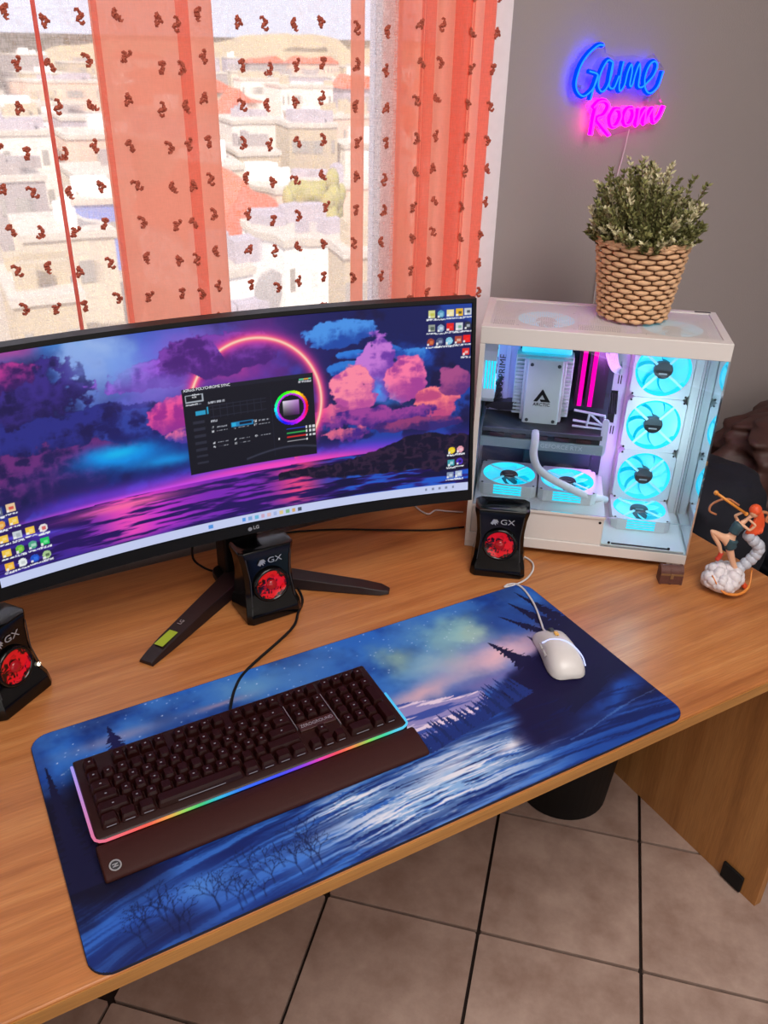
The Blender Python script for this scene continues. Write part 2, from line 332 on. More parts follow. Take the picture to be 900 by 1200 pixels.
panel('sheer_panel', .765, .840, M['sheer'], label='sheer white voile with brown tufts'); panel('orange_panel', .836, 1.036, M['orange'], cury2, -.004, label='gathered coral folds')
MB().tube([(.240, cury(.24) - .008, 0), (.241, cury(.241) - .008, 1.45)], .0034, 6).build('ribbon', sheer('coral_ribbon', 'ff8a78', .2, .2), cu, smooth=True)
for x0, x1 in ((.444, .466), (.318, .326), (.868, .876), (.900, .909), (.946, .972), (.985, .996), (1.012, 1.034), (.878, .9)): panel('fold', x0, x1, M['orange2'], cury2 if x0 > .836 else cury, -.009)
mt = NT('brown_fringe'); mt = mat('brown_fringe', 'b85c48', .9, noise=(300, .3))
def tuft_mesh(seed):
    q = random.Random(seed); mb = MB()
    for k in range(6):
        x, z = q.uniform(-.003, .003), (k-2.5)*.0022; a = q.uniform(0, 6.28); p = []
        for i in range(5): p.append((x + .0026*math.sin(a), -.0015 - .0012*math.cos(a), z + .0020*math.cos(a*1.0))); a += q.uniform(.7, 1.5)*(1 if k % 2 else -1)
        mb.tube(p, [.0012, .0021, .0023, .0019, .0009], 4)
    me = mb.mesh('tuft'); me.materials.append(mt); return me
TM = [tuft_mesh(s) for s in range(6)]
cols = [.105, .155, .203, .252, .302, .355, .412, .447, .481, .540, .588, .637, .688, .747, .806, .866, .922, .972, 1.036]
nt = 0
for j, x in enumerate(cols):
    z = 1.21 + (.005 * math.sin(j * 1.7))
    while z < 1.80:
        o = bpy.data.objects.new('tuft', TM[(nt * 5 + j) % 6]); o.scale = (1.2, 1.2, 1.2); COL.objects.link(o); o.parent = cu; f = cury2 if x > .836 else cury
        o.location = (x + random.uniform(-.004, .004), f(x) - .008, z - .86 + random.uniform(-.004, .004)); o.rotation_euler = (0, random.uniform(-.6, .6), 0); nt += 1; z += .0585

# ------------------------------------------------------------------ neon sign
ng = thing('neon_sign', 'glowing neon sign reading Game in blue and Room in pink', 'sign', (1.26, 1.5, 1.49))
NB, NP = glow('neon_blue', (.0, .004, 1), 15.0), glow('neon_pink', (1, .0, .40), 13.0); NC1, NC2 = glow('neon_blue_core', (.002, .026, 1), 14.0), glow('neon_pink_core', (1, .004, .6), 13.0)
NM = Matrix.Translation((-1.26, -1.5, -1.49))
G = {'letters_game': (NB, [[(1.3204,1.6601),(1.3065,1.6599),(1.2853,1.6462),(1.269,1.6273),(1.261,1.6058),(1.2597,1.5895),(1.2679,1.5758),(1.283,1.5689),(1.2979,1.5758),(1.3079,1.5869),(1.3142,1.6075),(1.291,1.6141)],
 [(1.3142,1.6075),(1.3079,1.5869),(1.3024,1.5619)],
 [(1.3502,1.631),(1.3355,1.6336),(1.3215,1.6116),(1.3187,1.5896),(1.33,1.5771),(1.3427,1.5855),(1.3504,1.6091),(1.3502,1.631),(1.3474,1.6036),(1.3486,1.5869),(1.3616,1.5841),(1.3715,1.6065)],
 [(1.3786,1.6328),(1.3761,1.6148),(1.3755,1.587),(1.3802,1.5785),(1.3896,1.5898),(1.3932,1.6122),(1.4004,1.6275),(1.4052,1.6151),(1.404,1.5912),(1.4109,1.5884),(1.4163,1.6124),(1.4232,1.6292),(1.4282,1.6125),(1.4288,1.5885),(1.4393,1.5856),(1.4506,1.5928)],
 [(1.4506,1.5928),(1.4668,1.6071),(1.4733,1.6255),(1.4648,1.6339),(1.4514,1.6267),(1.4437,1.6041),(1.4499,1.5828),(1.4658,1.5741),(1.4846,1.5871),(1.4931,1.6158)]]),
 'letters_room': (NP, [[(1.3242,1.5533),(1.3202,1.5306),(1.3182,1.496)],
 [(1.3151,1.5477),(1.3293,1.5589),(1.3479,1.5588),(1.3561,1.5488),(1.3466,1.5331),(1.329,1.5276),(1.3415,1.5159),(1.3687,1.495)],
 [(1.3888,1.5428),(1.374,1.5429),(1.3653,1.5271),(1.3724,1.5125),(1.3862,1.5137),(1.3936,1.5297),(1.3888,1.5428)],
 [(1.4245,1.5453),(1.4098,1.544),(1.403,1.5296),(1.4104,1.5148),(1.424,1.5175),(1.4295,1.5322),(1.4245,1.5453)],
 [(1.4419,1.5452),(1.442,1.5291),(1.4412,1.5128),(1.4504,1.5304),(1.4597,1.5436),(1.4622,1.5288),(1.4625,1.5154),(1.4721,1.5316),(1.4814,1.5448),(1.4861,1.5285),(1.4922,1.518),(1.5054,1.5283),(1.5139,1.549)]])}
for k, (m, strokes) in G.items():
    mb = MB()
    for s_ in strokes: mb.tube(smooth_path([(x, 1.476, z) for x, z in s_], 4), .0046, 8, NM)
    o = mb.build(k, m, ng, smooth=True); mb = MB()
    for s_ in strokes: mb.tube(smooth_path([(x + .0008, 1.4712, z) for x, z in s_], 4), .0017, 6, NM)
    mb.build('tube_face', NC1 if k == 'letters_game' else NC2, o, smooth=True)
bk = [(1.3171,1.6685),(1.3315,1.6617),(1.3372,1.647),(1.3608,1.6406),(1.4098,1.6441),(1.4447,1.639),(1.4685,1.6478),(1.5048,1.62),(1.4975,1.581),(1.5084,1.5634),(1.5233,1.5485),(1.5117,1.5126),(1.4403,1.5033),(1.3736,1.4913),(1.3164,1.494),(1.3203,1.5301),(1.2928,1.5587),(1.2654,1.5672),(1.2507,1.5919),(1.256,1.6244),(1.2783,1.654)]
MB().prism(bk, 1.481, 1.485, 'y', NM).build('acrylic_backing', glass('acrylic', (.95, .95, 1), .06), ng)
for x, z in ((1.29, 1.585), (1.48, 1.56), (1.35, 1.51)): MB().lathe([(.004, 0), (.004, .016)], 8, NM @ Matrix.Translation((x, 1.5, z)) @ Matrix.Rotation(PI/2, 4, 'X')).build('standoff', M['silver'], ng)
MB().tube(smooth_path([(1.432, 1.482, 1.504), (1.434, 1.49, 1.46), (1.425, 1.492, 1.40), (1.41, 1.492, 1.30), (1.41, 1.492, 1.0)]), .0014, 6, NM).build('cable', M['white2'], ng)

# ------------------------------------------------------------------ desk
DX0, DX1, DY0, DY1, DZ = -.42, 1.36, .632, 1.44, .75
dk = thing('desk', 'beech laminate office desk carrying the monitor and the white computer', 'desk', (.47, 1.036, 0))
DM = Matrix.Translation((-.47, -1.036, 0))
top = MB().box(DX0, DX1, DY0, DY1, DZ-.026, DZ, DM).build('desktop', M['desk'], dk, bevel=.003, seg=3)
MB().box(DX0, DX1, DY0-.0015, DY0+.0005, DZ-.024, DZ-.004, DM).build('edge_band', M['desk_edge'], dk)
MB().box(DX1-.02, DX1, .652, 1.42, .0, DZ-.026, DM).build('side_panel', M['panel'], dk, bevel=.001)
MB().box(DX0, DX0+.02, .652, 1.42, .0, DZ-.026, DM).build('side_panel', M['panel'], dk, bevel=.001)
MB().box(DX0+.02, DX1-.02, 1.36, 1.378, .28, DZ-.026, DM).build('modesty_panel', M['panel'], dk)
MB().box(DX1-.028, DX1-.02, .690, .745, .004, .05, DM).build('bumper', M['matte'], dk, bevel=.003, label='black plastic foot block')
MB().lathe([(.004, 0), (.004, .002)], 12, DM @ Matrix.Translation((DX1-.0195, 1.06, .64)) @ Matrix.Rotation(-PI/2, 4, 'Y')).build('screw_cap', M['matte'], dk)
bn = thing('waste_bin', 'black round plastic bin on the tiles under the desk', 'bin', (1.185, 1.125, 0))
MB().lathe([(.105, 0), (.11, .004), (.135, .30), (.14, .30), (.14, .312), (.131, .312), (.131, .30), (.104, .008), (.0, .008)], 40, caps=False).build('body', M['matte'], bn, smooth=True)
MB().lathe([(.1, 0), (.1, .003)], 32).build('base', M['matte'], bn)

# ------------------------------------------------------------------ numpy painting helpers
def vnoise(x, y, seed=0):
    r = np.random.default_rng(seed); T = r.random((257, 257)); xi = np.floor(x).astype(int); yi = np.floor(y).astype(int); fx = x - xi; fy = y - yi
    fx = fx*fx*(3-2*fx); fy = fy*fy*(3-2*fy); a = T[xi % 256, yi % 256]; b = T[(xi+1) % 256, yi % 256]; c = T[xi % 256, (yi+1) % 256]; d = T[(xi+1) % 256, (yi+1) % 256]
    return (a*(1-fx)+b*fx)*(1-fy) + (c*(1-fx)+d*fx)*fy
def fbm(x, y, o=5, seed=0, g=.55):
    s = 0; a = 1; t = 0
    for i in range(o): s = s + a * vnoise(x * 2**i + 7.3*i, y * 2**i + 3.1*i, seed + i); t += a; a *= g
    return s / t
def billow(x, y, o=5, seed=0):
    s = 0; a = 1; t = 0
    for i in range(o): s = s + a * (1 - abs(2 * vnoise(x * 2**i + 5.3*i, y * 2**i + 9.1*i, seed + i) - 1)); t += a; a *= .55
    return s / t
def sst(a, b, x): t = np.clip((x - a) / (b - a), 0, 1); return t*t*(3-2*t)
def C(h): return np.array([int(h[i:i+2], 16) / 255 for i in (0, 2, 4)])
def over(img, col, a): a = np.clip(a, 0, 1)[..., None]; return img * (1 - a) + (C(col) if isinstance(col, str) else col) * a
def lin(c): c = np.clip(c, 0, 1); return np.where(c <= .04045, c/12.92, ((c+.055)/1.055)**2.4)
def grid_object(name, P, colr, m, parent, mask=None):
    H, W = colr.shape[:2]; idx = np.arange(H*W).reshape(H, W)
    q = np.stack([idx[:-1, :-1], idx[:-1, 1:], idx[1:, 1:], idx[1:, :-1]], -1)
    if mask is not None: k = mask[:-1, :-1] & mask[:-1, 1:] & mask[1:, 1:] & mask[1:, :-1]; q = q[k]
    q = q.reshape(-1, 4); me = bpy.data.meshes.new(name); me.vertices.add(H*W); me.vertices.foreach_set('co', P.reshape(-1).astype('f'))
    me.loops.add(q.size); me.loops.foreach_set('vertex_index', q.reshape(-1).astype('i')); me.polygons.add(len(q))
    me.polygons.foreach_set('loop_start', (np.arange(len(q))*4).astype('i')); me.update(calc_edges=True)
    me.polygons.foreach_set('use_smooth', [True]*len(q))
    at = me.color_attributes.new('print', 'FLOAT_COLOR', 'POINT'); c4 = np.ones((H*W, 4), 'f'); c4[:, :3] = lin(colr).reshape(-1, 3); at.data.foreach_set('color', c4.reshape(-1))
    me.materials.append(m); o = bpy.data.objects.new(name, me); COL.objects.link(o); o.parent = parent; return o
def attr_mat(name, emission=None, rough=.6):
    N = NT(name); a = N.node('ShaderNodeAttribute', attribute_name='print')
    if emission: e = N.b; e.inputs['Base Color'].default_value = (.004, .004, .005, 1); e.inputs['Roughness'].default_value = .4; e.inputs['Specular IOR Level'].default_value = .15; N.link(a.outputs['Color'], e.inputs['Emission Color']); e.inputs['Emission Strength'].default_value = emission
    else: N.link(a.outputs['Color'], N.b.inputs['Base Color']); N.b.inputs['Roughness'].default_value = rough; N.b.inputs['Specular IOR Level'].default_value = .2
    return N.m
def seg_d(x, y, x0, y0, x1, y1):
    dx, dy = x1-x0, y1-y0; t = np.clip(((x-x0)*dx + (y-y0)*dy)/(dx*dx+dy*dy), 0, 1); return np.hypot(x-x0-t*dx, y-y0-t*dy), t
def box_a(u, v, u0, u1, v0, v1): return ((u > u0) & (u < u1) & (v > v0) & (v < v1)).astype(float)

# ------------------------------------------------------------------ desk mat
MW, MD = .90, .415
mm = thing('desk_mat', 'large desk mat printed with a blue snowy river and spruces at night', 'desk mat', (.012, .632, DZ))
MB().prism(rrect(0, MW, 0, MD, .028, 8), 0, .0036).build('rubber_base', mat('mat_edge', '0b0f2a', .8), mm)
W_, H_ = 600, 280; s, t = np.meshgrid(np.linspace(.001, .999, W_), np.linspace(.002, .998, H_)); X, Y = s*MW, t*MD
n1 = fbm(s*9, t*5, 5, 1); n2 = fbm(s*22, t*12, 4, 2); bl = billow(s*10, t*6, 5, 5)
img = np.ones((H_, W_, 3)) * C('17459c'); img = over(img, '2a6ac6', sst(.42, .66, n1)); img = over(img, '122a6e', sst(.5, .3, n1) * .8)
img = over(img, '5f8fc4', sst(.5, .75, bl) * sst(.62, .95, t) * .25)
def blob(u, v, cu_, cv, ru, rv): return np.exp(-(((u-cu_)/ru)**2 + ((v-cv)/rv)**2))
for a, b, ru, rv, c, k in ((.77, .83, .07, .09, '8cc0c4', .95), (.69, .68, .07, .10, '84b2c4', .9), (.63, .78, .03, .08, '8fb0a4', .8), (.80, .79, .035, .06, 'a8cdbc', 1), (.38, .90, .05, .08, '6aa3cf', .8), (.45, .86, .05, .1, '4f86c8', .6), (.735, .72, .02, .16, '7aa5b4', .7), (.50, .85, .04, .1, '4a7cc0', .5)):
    img = over(img, c, blob(s + (n1-.5)*.10, t + (n2-.5)*.12, a, b, ru, rv) * k)
img = over(img, '1d3c86', blob(s+(n1-.5)*.1, t, .865, .80, .05, .10) * .8)
img = over(img, 'e0b4c0', blob(s + (n1-.5)*.08, t + (n2-.5)*.08, .81, .61, .11, .10)); img = over(img, 'c9a7b8', blob(s + (n1-.5)*.05, t + (n2-.5)*.05 - (s-.62)*.1, .63, .56, .09, .045))
img = over(img, 'c9a3ad', blob(s, t, .13, .86, .07, .03) * .5); img = over(img, 'c89aa8', blob(s, t + (n1-.5)*.1, .30, .86, .05, .02) * .6)
img = over(img, '6d6aa8', blob(s + (n1-.5)*.1, t + (n2-.5)*.05, .745, .50, .07, .03) * 1.1)
# mountains
mtn = (t < .53 + .04*n1 - abs(s-.56)*.5) & (s > .5) & (s < .72); img = over(img, '8f87bd', mtn * 1.0); img = over(img, 'e2cfe2', mtn * sst(.5, .56, fbm(s*14 + t*30, t*46, 4, 9)))
img = over(img, '3a4e9e', mtn * sst(.52, .60, fbm(s*10 + t*22, t*30, 4, 19)))
# stars
rs_ = np.random.default_rng(5)
for k in range(170):
    a, b = rs_.uniform(.03, .86), rs_.uniform(.72, .99); d = np.hypot((s-a)*MW, (t-b)*MD); img = over(img, 'dfe9ff', np.exp(-(d/rs_.uniform(.0007, .0014))**2) * rs_.uniform(.3, 1))
# foreground land and water
edge = .335 + np.clip((s-.56)/.22, 0, 1)*.05 + .03*fbm(s*60, t*0+.5, 2, 3)
land = sst(edge + .004, edge - .004, t) * (s > .50); img = over(img, '1a3a86', land)
wy = t + .42*(s-.5)**2 - .10*s; strk = fbm(s*5 + wy*8, wy*58 + 2*n1, 4, 21); fine = billow(s*9 + wy*10, wy*90 + 3*n1, 3, 31)
low = sst(.40, .30, t - np.clip(.56-s, 0, 1)*0)
img = over(img, '16367e', sst(.34, .24, t) * (s < .56)); base_w = sst(.37, .27, t)
img = over(img, '0c1c5c', base_w * sst(.5, .36, strk) * .9); img = over(img, '2f66bd', base_w * sst(.5, .62, strk) * .9)
lightw = blob(s, t, .60, .17, .15, .11) + blob(s, t, .46, .10, .13, .07)*.8 + blob(s, t, .40, .22, .06, .04)
img = over(img, '7fa8d6', base_w * lightw * sst(.48, .62, fine) * .9); img = over(img, 'dcdce6', base_w * lightw * sst(.56, .70, strk*.5 + fine*.5)); img = over(img, '10286c', base_w * sst(.60, .75, 1 - fine) * .75)
img = over(img, 'e6e2e8', blob(s + (n2-.5)*.03, t + (n2-.5)*.04 - (s-.68)*.3, .685, .175, .035, .02) * .9); img = over(img, 'cfd3e2', blob(s + (n2-.5)*.05, t + (n2-.5)*.05 - (s-.56)*.3, .56, .19, .06, .03) * .7)
# bottom left snow bushes with twigs, dark left side
img = over(img, '2a57b4', blob(s + (n1-.5)*.1, t + (n1-.5)*.2, .12, .10, .10, .09)); img = over(img, '4a82d0', blob(s + (n2-.5)*.06, t + (n1-.5)*.1, .16, .13, .04, .05) * .9); img = over(img, '3b6fc4', blob(s + (n2-.5)*.1, t + (n1-.5)*.1, .27, .11, .06, .05) * .8)
img = over(img, '0a0824', sst(.16, .05, s + (n1-.5)*.10) * sst(.13, .26, t + (n2-.5)*.1) * sst(.82, .62, t + (n2-.5)*.1)); img = over(img, '141a4a', blob(s + (n1-.5)*.1, t + (n1-.5)*.1, .08, .03, .07, .05)*.8)
q = random.Random(11)
def twig(x, y, a, l, d):
    global img
    if d == 0 or l < .004: return
    x1, y1 = x + l*math.sin(a), y + l*math.cos(a); i0 = max(0, int((min(x, x1)-.003)/MW*W_)); i1 = min(W_, int((max(x, x1)+.003)/MW*W_)+2); j0 = max(0, int((min(y, y1)-.003)/MD*H_)); j1 = min(H_, int((max(y, y1)+.003)/MD*H_)+2)
    if i1 > i0 and j1 > j0:
        dd, _ = seg_d(X[j0:j1, i0:i1], Y[j0:j1, i0:i1], x, y, x1, y1); img[j0:j1, i0:i1] = over(img[j0:j1, i0:i1], '0a1238', np.exp(-(dd/(.0003 + .00012*d))**2) * .6)
    for k in (-1, 1): twig(x1, y1, a + k*q.uniform(.25, .7), l*q.uniform(.6, .85), d-1)
for k in range(26): twig(q.uniform(.05, .30), q.uniform(.004, .045), q.uniform(-.3, .3), q.uniform(.010, .02), 5)
# dark spruce mass at the right
mass = sst(.0, .06, (s - .745 + .10*n1) ) * sst(.10, .17, t + (n1-.5)*.10) * (1 - sst(.50, .56, t - .9*(s-.84) + (n2-.5)*.05)); img = over(img, '120d38', mass)
img = over(img, '1b4aa2', blob(s + (n1-.5)*.1, t + (n2-.5)*.1 - (s-.9)*.5, .93, .20, .08, .055) * .95); img = over(img, '123a8c', sst(.14, .05, t + (n2-.5)*.05) * sst(.70, .8, s)*.8)
img = over(img, '0a1450', base_w * sst(.55, .63, 1-strk) * sst(.7, .8, s) * .7); img = over(img, '6d9ad4', (abs(t - .115 - (s-.8)*.25 + (n1-.5)*.06) < .006*n2) * (s > .78) * .35)
def spruce(ax, ay, bx, by, wid, n, col='100c36'):
    global img
    L = math.hypot(bx-ax, by-ay); ux, uy = (bx-ax)/L, (by-ay)/L; a = (X-ax)*ux + (Y-ay)*uy; b = abs(-(X-ax)*uy + (Y-ay)*ux)
    saw = (a*n/L + .3*np.sin(a*300)) % 1; wd = wid * (a/L) * (.35 + .65*saw) * (.8 + .5*fbm(X*260, Y*260, 2, 8)); img = over(img, col, ((a > 0) & (a < L) & (b < wd + .0006)) * .97)
spruce(.728, .292, .792, .10, .062, 13); spruce(.770, .218, .80, .10, .03, 8); spruce(.83, .372, .885, .20, .038, 9); spruce(.79, .345, .845, .25, .018, 8); spruce(.862, .395, .90, .22, .028, 9); spruce(.80, .275, .83, .12, .04, 9)
for k in range(30): a = .553 + k*.0078 + q.uniform(-.003, .003); spruce(a*MW, (.375 + k*.0042 + q.uniform(-.02, .03))*MD, (a+.012)*MW, (.28 + k*.003)*MD, q.uniform(.006, .011), 4, '1b2f74' if k % 3 else '16265f')
spruce(.107, .388, .112, .30, .026, 8, '14164a'); spruce(.012, .345, .02, .12, .03, 10, '0f0f34'); spruce(.045, .33, .05, .12, .022, 9, '0f0f34')
for a, b in ((.15, .60), (.3, .5)): pass
mask = np.ones((H_, W_), bool); rr = .027
cxm = np.clip(X, rr, MW-rr); cym = np.clip(Y, rr, MD-rr); mask = np.hypot(X-cxm, Y-cym) <= rr
grid_object('printed_surface', np.stack([X, Y, np.full_like(X, .0039)], -1), img, attr_mat('mat_print', rough=.62), mm, mask)

# ------------------------------------------------------------------ monitor
mo = thing('monitor', 'wide curved monitor showing neon clouds and a dark control window', 'monitor', (.4213, 1.179, DZ), math.radians(-3.295))
RC, HWm, HH, TL, ZB = 1.87, .3965, .334, math.radians(5.36), .1954
def SP(x, z, d=0):     # x arc metres from centre, z metres up the tilted screen, d metres behind the surface
    th = x / RC; px = (RC + d) * math.sin(th); py = -RC + (RC + d) * math.cos(th)
    return Vector((px, py + z*math.sin(TL), ZB + z*math.cos(TL) - d*math.sin(TL)*.0))
def shell(name, x0, x1, z0, z1, d0, d1, m, n=28, **k):
    rings = [[SP(x0+(x1-x0)*i/n, z, d) for z, d in ((z0, d0), (z1, d0), (z1, d1), (z0, d1))] for i in range(n+1)]
    return MB().loft(rings).build(name, m, mo, **k)
shell('housing', -HWm-.006, HWm+.006, -.018, HH+.007, .004, .030, M['black'], bevel=.002)
rings = [[SP(x, z, d) for z, d in ((.03, .03), (.30, .03), (.26, .065), (.07, .065))] for x in np.linspace(-.3, .3, 15)]
MB().loft(rings).build('rear_cover', M['black'], mo)
bz = MB()
for (a, b, c, d) in ((-HWm-.0075, HWm+.0075, -.020, -.0015), (-HWm-.0075, HWm+.0075, HH+.0015, HH+.0085)):
    bz.loft([[SP(a+(b-a)*i/28, z, dd) for z, dd in ((c, -.002), (d, -.002), (d, .012), (c, .012))] for i in range(29)])
for sgn in (-1, 1): bz.loft([[SP(x, z, dd) for z, dd in ((-.0015, -.002), (HH+.0015, -.002), (HH+.0015, .012), (-.0015, .012))] for x in (sgn*(HWm+.0012), sgn*(HWm+.0075))])
bz.build('bezel', M['black'], mo)
Wn, Hn = 700, 300; U, V = np.meshgrid(np.linspace(0, 1, Wn), np.linspace(0, 1, Hn)); sx, sz = U*2*HWm, V*HH
a1 = fbm(U*7, V*4, 6, 40); a2 = fbm(U*16, V*8, 5, 41); b1 = billow(U*12, V*7, 6, 42); wu, wv = U + (a2-.5)*.10, V + (a1-.5)*.16
im = np.ones((Hn, Wn, 3)) * C('141a58'); im = over(im, '1c3f9c', sst(.45, .62, a1)); im = over(im, '15103f', sst(.5, .36, a2)*.8)
def B(u, v, ru, rv, c, k=1, p=1, warp=1): 
    global im
    uu = U + (a2-.5)*.12*warp; vv = V + (a1-.5)*.2*warp; e = np.exp(-((((uu-u)/ru)**2 + ((vv-v)/rv)**2))**p); im = over(im, c, e*k)
puff = sst(.55, .78, b1); b3 = billow(U*46, V*22, 4, 90); b4 = billow(U*24 + 2, V*13, 5, 77)
B(.30, .86, .16, .20, '4f7fe0', .9); B(.21, .93, .035, .16, '9fb8f0', .9); B(.13, .97, .09, .05, '3a8fe0', .8); B(.33, .70, .09, .12, '6f5fd0', .7); B(.52, .82, .12, .20, '7a2f9c', .9); B(.45, .62, .10, .14, '5a2fa0', .8)
B(.08, .98, .05, .05, 'd0409a', .7); B(.36, .93, .07, .10, '6a6fe0', .8); B(.36, .80, .07, .05, 'b03fb0', .9); B(.44, .80, .07, .06, 'c83a98', .9); B(.42, .93, .06, .1, '8a5fd0', .8)
def PC(u, v, ru, rv, col, hi, k=1):     # a billowing cloud bank
    global im
    d = ((U-u)/ru)**2 + ((V-v)/rv)**2; d = d + (.5 - b1)*2.6 + (.5 - a2)*1.4 + (.5 - b3)*1.1; m_ = sst(1.08, .68, d)*k; im = over(im, col, m_); lit = sst(.42, .72, b4) * sst(-.9, .7, (V-v)/rv + (u-U)/ru*.4 + (b3-.5)*1.5); im = over(im, hi, m_*lit)
PC(.10, .78, .10, .13, '1d1450', '3a2a86'); PC(.20, .60, .20, .10, '1a1552', '2a2c86'); PC(.31, .58, .08, .08, '1c1a60', '2f3f9c'); PC(.12, .46, .13, .10, '221550', '6a2a78'); PC(.07, .90, .05, .06, '3a1560', 'd0389a', .8)
PC(.36, .62, .035, .07, 'a02a90', 'f0509a'); PC(.385, .51, .03, .03, '5a2a90', 'ff6a9c'); PC(.34, .80, .09, .06, '5a2a98', '9a55d8'); PC(.47, .86, .09, .08, '4a1f78', '7f3fb0')
PC(.72, .90, .06, .06, '1f4fb0', '4f9cf0', .9); PC(.75, .79, .035, .02, '1c4ab0', '2f80e0', .9); PC(.735, .72, .045, .03, '1a44a8', '2f7fdc', .9); PC(.87, .76, .035, .03, '1c4cb0', '3f8fe4', .9); PC(.81, .79, .03, .03, '1c48a8', '2f78d8', .8)
PC(.705, .47, .05, .07, '4a2080', '8a3f98'); PC(.79, .72, .035, .14, '7038a8', 'c878d8'); PC(.855, .64, .035, .10, 'a83f98', 'ff7aa8'); B(.805, .58, .025, .05, '4a9cf4', 1); PC(.735, .58, .04, .11, 'b84a9c', 'ff8aa6'); PC(.92, .50, .042, .07, 'c04880', 'ff7f86'); PC(.965, .62, .03, .06, '6a2a78', 'b0508c', .9)
PC(.69, .50, .03, .05, 'a03f8c', 'f07098', .9); PC(.80, .455, .10, .05, '3f2080', 'a0409a'); PC(.715, .39, .05, .045, '4a2084', 'f06f8c', .9); PC(.88, .40, .08, .03, '38206c', 'a84078', .8); PC(.60, .45, .06, .10, '2a1a6a', '7a2f90', .9)
B(.255, .455, .085, .05, '00a8f8', 1.1, 1.4, .5); B(.255, .47, .04, .025, '10d8ff', 1, 1, .5); B(.34, .40, .07, .03, '10b4f4', .9, 1, .5); B(.30, .42, .2, .09, '1450c0', .35)
hz = .262; gl = np.exp(-((V-hz-.03)/.045)**2); im = over(im, '7a3ce8', gl*.75*sst(-.05, .2, U)*(1-.5*sst(.75, .95, U))); im = over(im, 'f040b8', np.exp(-((V-hz-.018)/.026)**2) * np.exp(-((U-.55)/.20)**2) * 1.0); im = over(im, 'e050d8', np.exp(-((V-hz-.0)/.012)**2) * np.exp(-((U-.3)/.22)**2) * 1)
im = over(im, 'ff48c0', np.exp(-((V-hz-.010)/.016)**2) * np.exp(-((U-.60)/.17)**2) * .9); im = over(im, 'd048f0', np.exp(-((V-hz-.004)/.014)**2) * np.exp(-((U-.33)/.2)**2) * .8)
B(.265, .88, .055, .11, '7fa4ee', .85, 1.3, .8); B(.245, .96, .04, .05, 'a8c4f4', .7, 1, .8); B(.33, .74, .05, .07, '8a78e0', .6)
# sea
sea = (V < hz + .006*np.sin(U*2)).astype(float); wv_ = fbm(U*14, V*70, 4, 60); im = over(im, '24105c', sea); im = over(im, '3a2a9c', sea*sst(.48, .62, wv_)*.8)
for u0, ru, c, k in ((.30, .13, 'c030d0', 1.0), (.25, .05, 'ff50b8', .8), (.60, .055, 'ff4a78', 1.0), (.48, .10, '8a28c0', .8)):
    im = over(im, c, sea * np.exp(-((U-u0)/ru)**2) * sst(.40, .62, wv_ + (V-.15)*.5) * k * sst(.02, .10, V))
im = over(im, 'ff6aa8', sea*np.exp(-((U-.25)/.10)**2 - ((V-.23)/.02)**2)*.9); im = over(im, '1f5fd0', sea*sst(.52, .64, wv_)*sst(.62, .74, U)*.9); im = over(im, '0c1038', sea*sst(.5, .38, wv_)*sst(.6, .7, U)*.8)
im = over(im, '5f50e8', sea*np.exp(-((V - .20 + .3*(U-.08)**1)/.010)**2)*sst(.22, .05, U)*.8)
top_ = np.interp(U, [0, .56, .60, .66, .70, .76, .79, .84, .88, .915, .94, 1], [0, .225, .242, .235, .235, .262, .288, .318, .350, .345, .330, .320]) + (fbm(U*60, V*0, 3, 70)-.5)*.03
bot_ = np.interp(U, [0, .6, .7, .8, .9, 1], [.22, .20, .17, .15, .13, .13]) + (a2-.5)*.07
hill = sst(top_+.004, top_-.004, V)*sst(bot_-.006, bot_+.006, V)*(U > .565); im = over(im, '0e0a26', hill*.96); im = over(im, '3c2440', hill*sst(.62, .8, billow(U*50, V*30, 3, 71))*.7)
# ring
rx, rz = sx-.421, sz-.198; d = np.hypot(rx, rz); an = np.degrees(np.arctan2(rz, rx)); arc = (((an > -60) & (an < 119)) | ((an > 146) & (an < 168))).astype(float)
im = over(im, 'ff3a9c', arc*np.exp(-((d-.108)/.011)**2)*.75); im = over(im, 'ff7a80', arc*np.exp(-((d-.108)/.0045)**2)); im = over(im, 'ffd8c0', arc*np.exp(-((d-.108)/.0018)**2))
# control window
wd = box_a(U, V, .382, .652, .305, .720); im = over(im, '11121f', wd); im = over(im, '1a1b2b', box_a(U, V, .382, .652, .700, .720)); im = over(im, '1c1d30', box_a(U, V, .560, .562, .33, .66)); im = over(im, '3a3d50', wd*np.exp(-((V - .335 - .03*np.sin((U-.5)*18))/.005)**2)*(U > .50)*.9)
im = over(im, 'a8b0bc', box_a(U, V, .388, .424, .655, .692)); im = over(im, '14161f', box_a(U, V, .3905, .4215, .660, .687))
def dash(u0, u1, v0, h=.010, c='c8ccd8', k=.85, sd=0):
    global im
    im = over(im, c, box_a(U, V, u0, u1, v0, v0+h)*(.25 + .75*(vnoise(U*900, V*200, sd) > .45))*k)
dash(.432, .465, .637); dash(.388, .418, .640, .007, '8890a0'); dash(.434, .447, .548, .009)
for j, v0 in enumerate((.515, .497, .440, .420)):
    for i, u0 in enumerate((.434, .478, .522)):
        if i == 2 and j == 3: continue
        dash(u0, u0+.005, v0, .011, 'd8dce4', .9); dash(u0+.010, u0+.032, v0+.002, .006, 'b8bcc8', .8, i)
im = over(im, '1f7fb8', box_a(U, V, .474, .520, .508, .530)); im = over(im, '0c1830', box_a(U, V, .492, .517, .512, .526)); im = over(im, '28b0e0', box_a(U, V, .476, .484, .511, .527))
im = over(im, '2a9cc8', box_a(U, V, .405 , .425, .590, .612)); im = over(im, '2a9cc8', box_a(U, V, .429, .432, .590, .625))
for j in range(7): im = over(im, '2a2c3c', box_a(U, V, .398, .422, .55-j*.033, .562-j*.033))
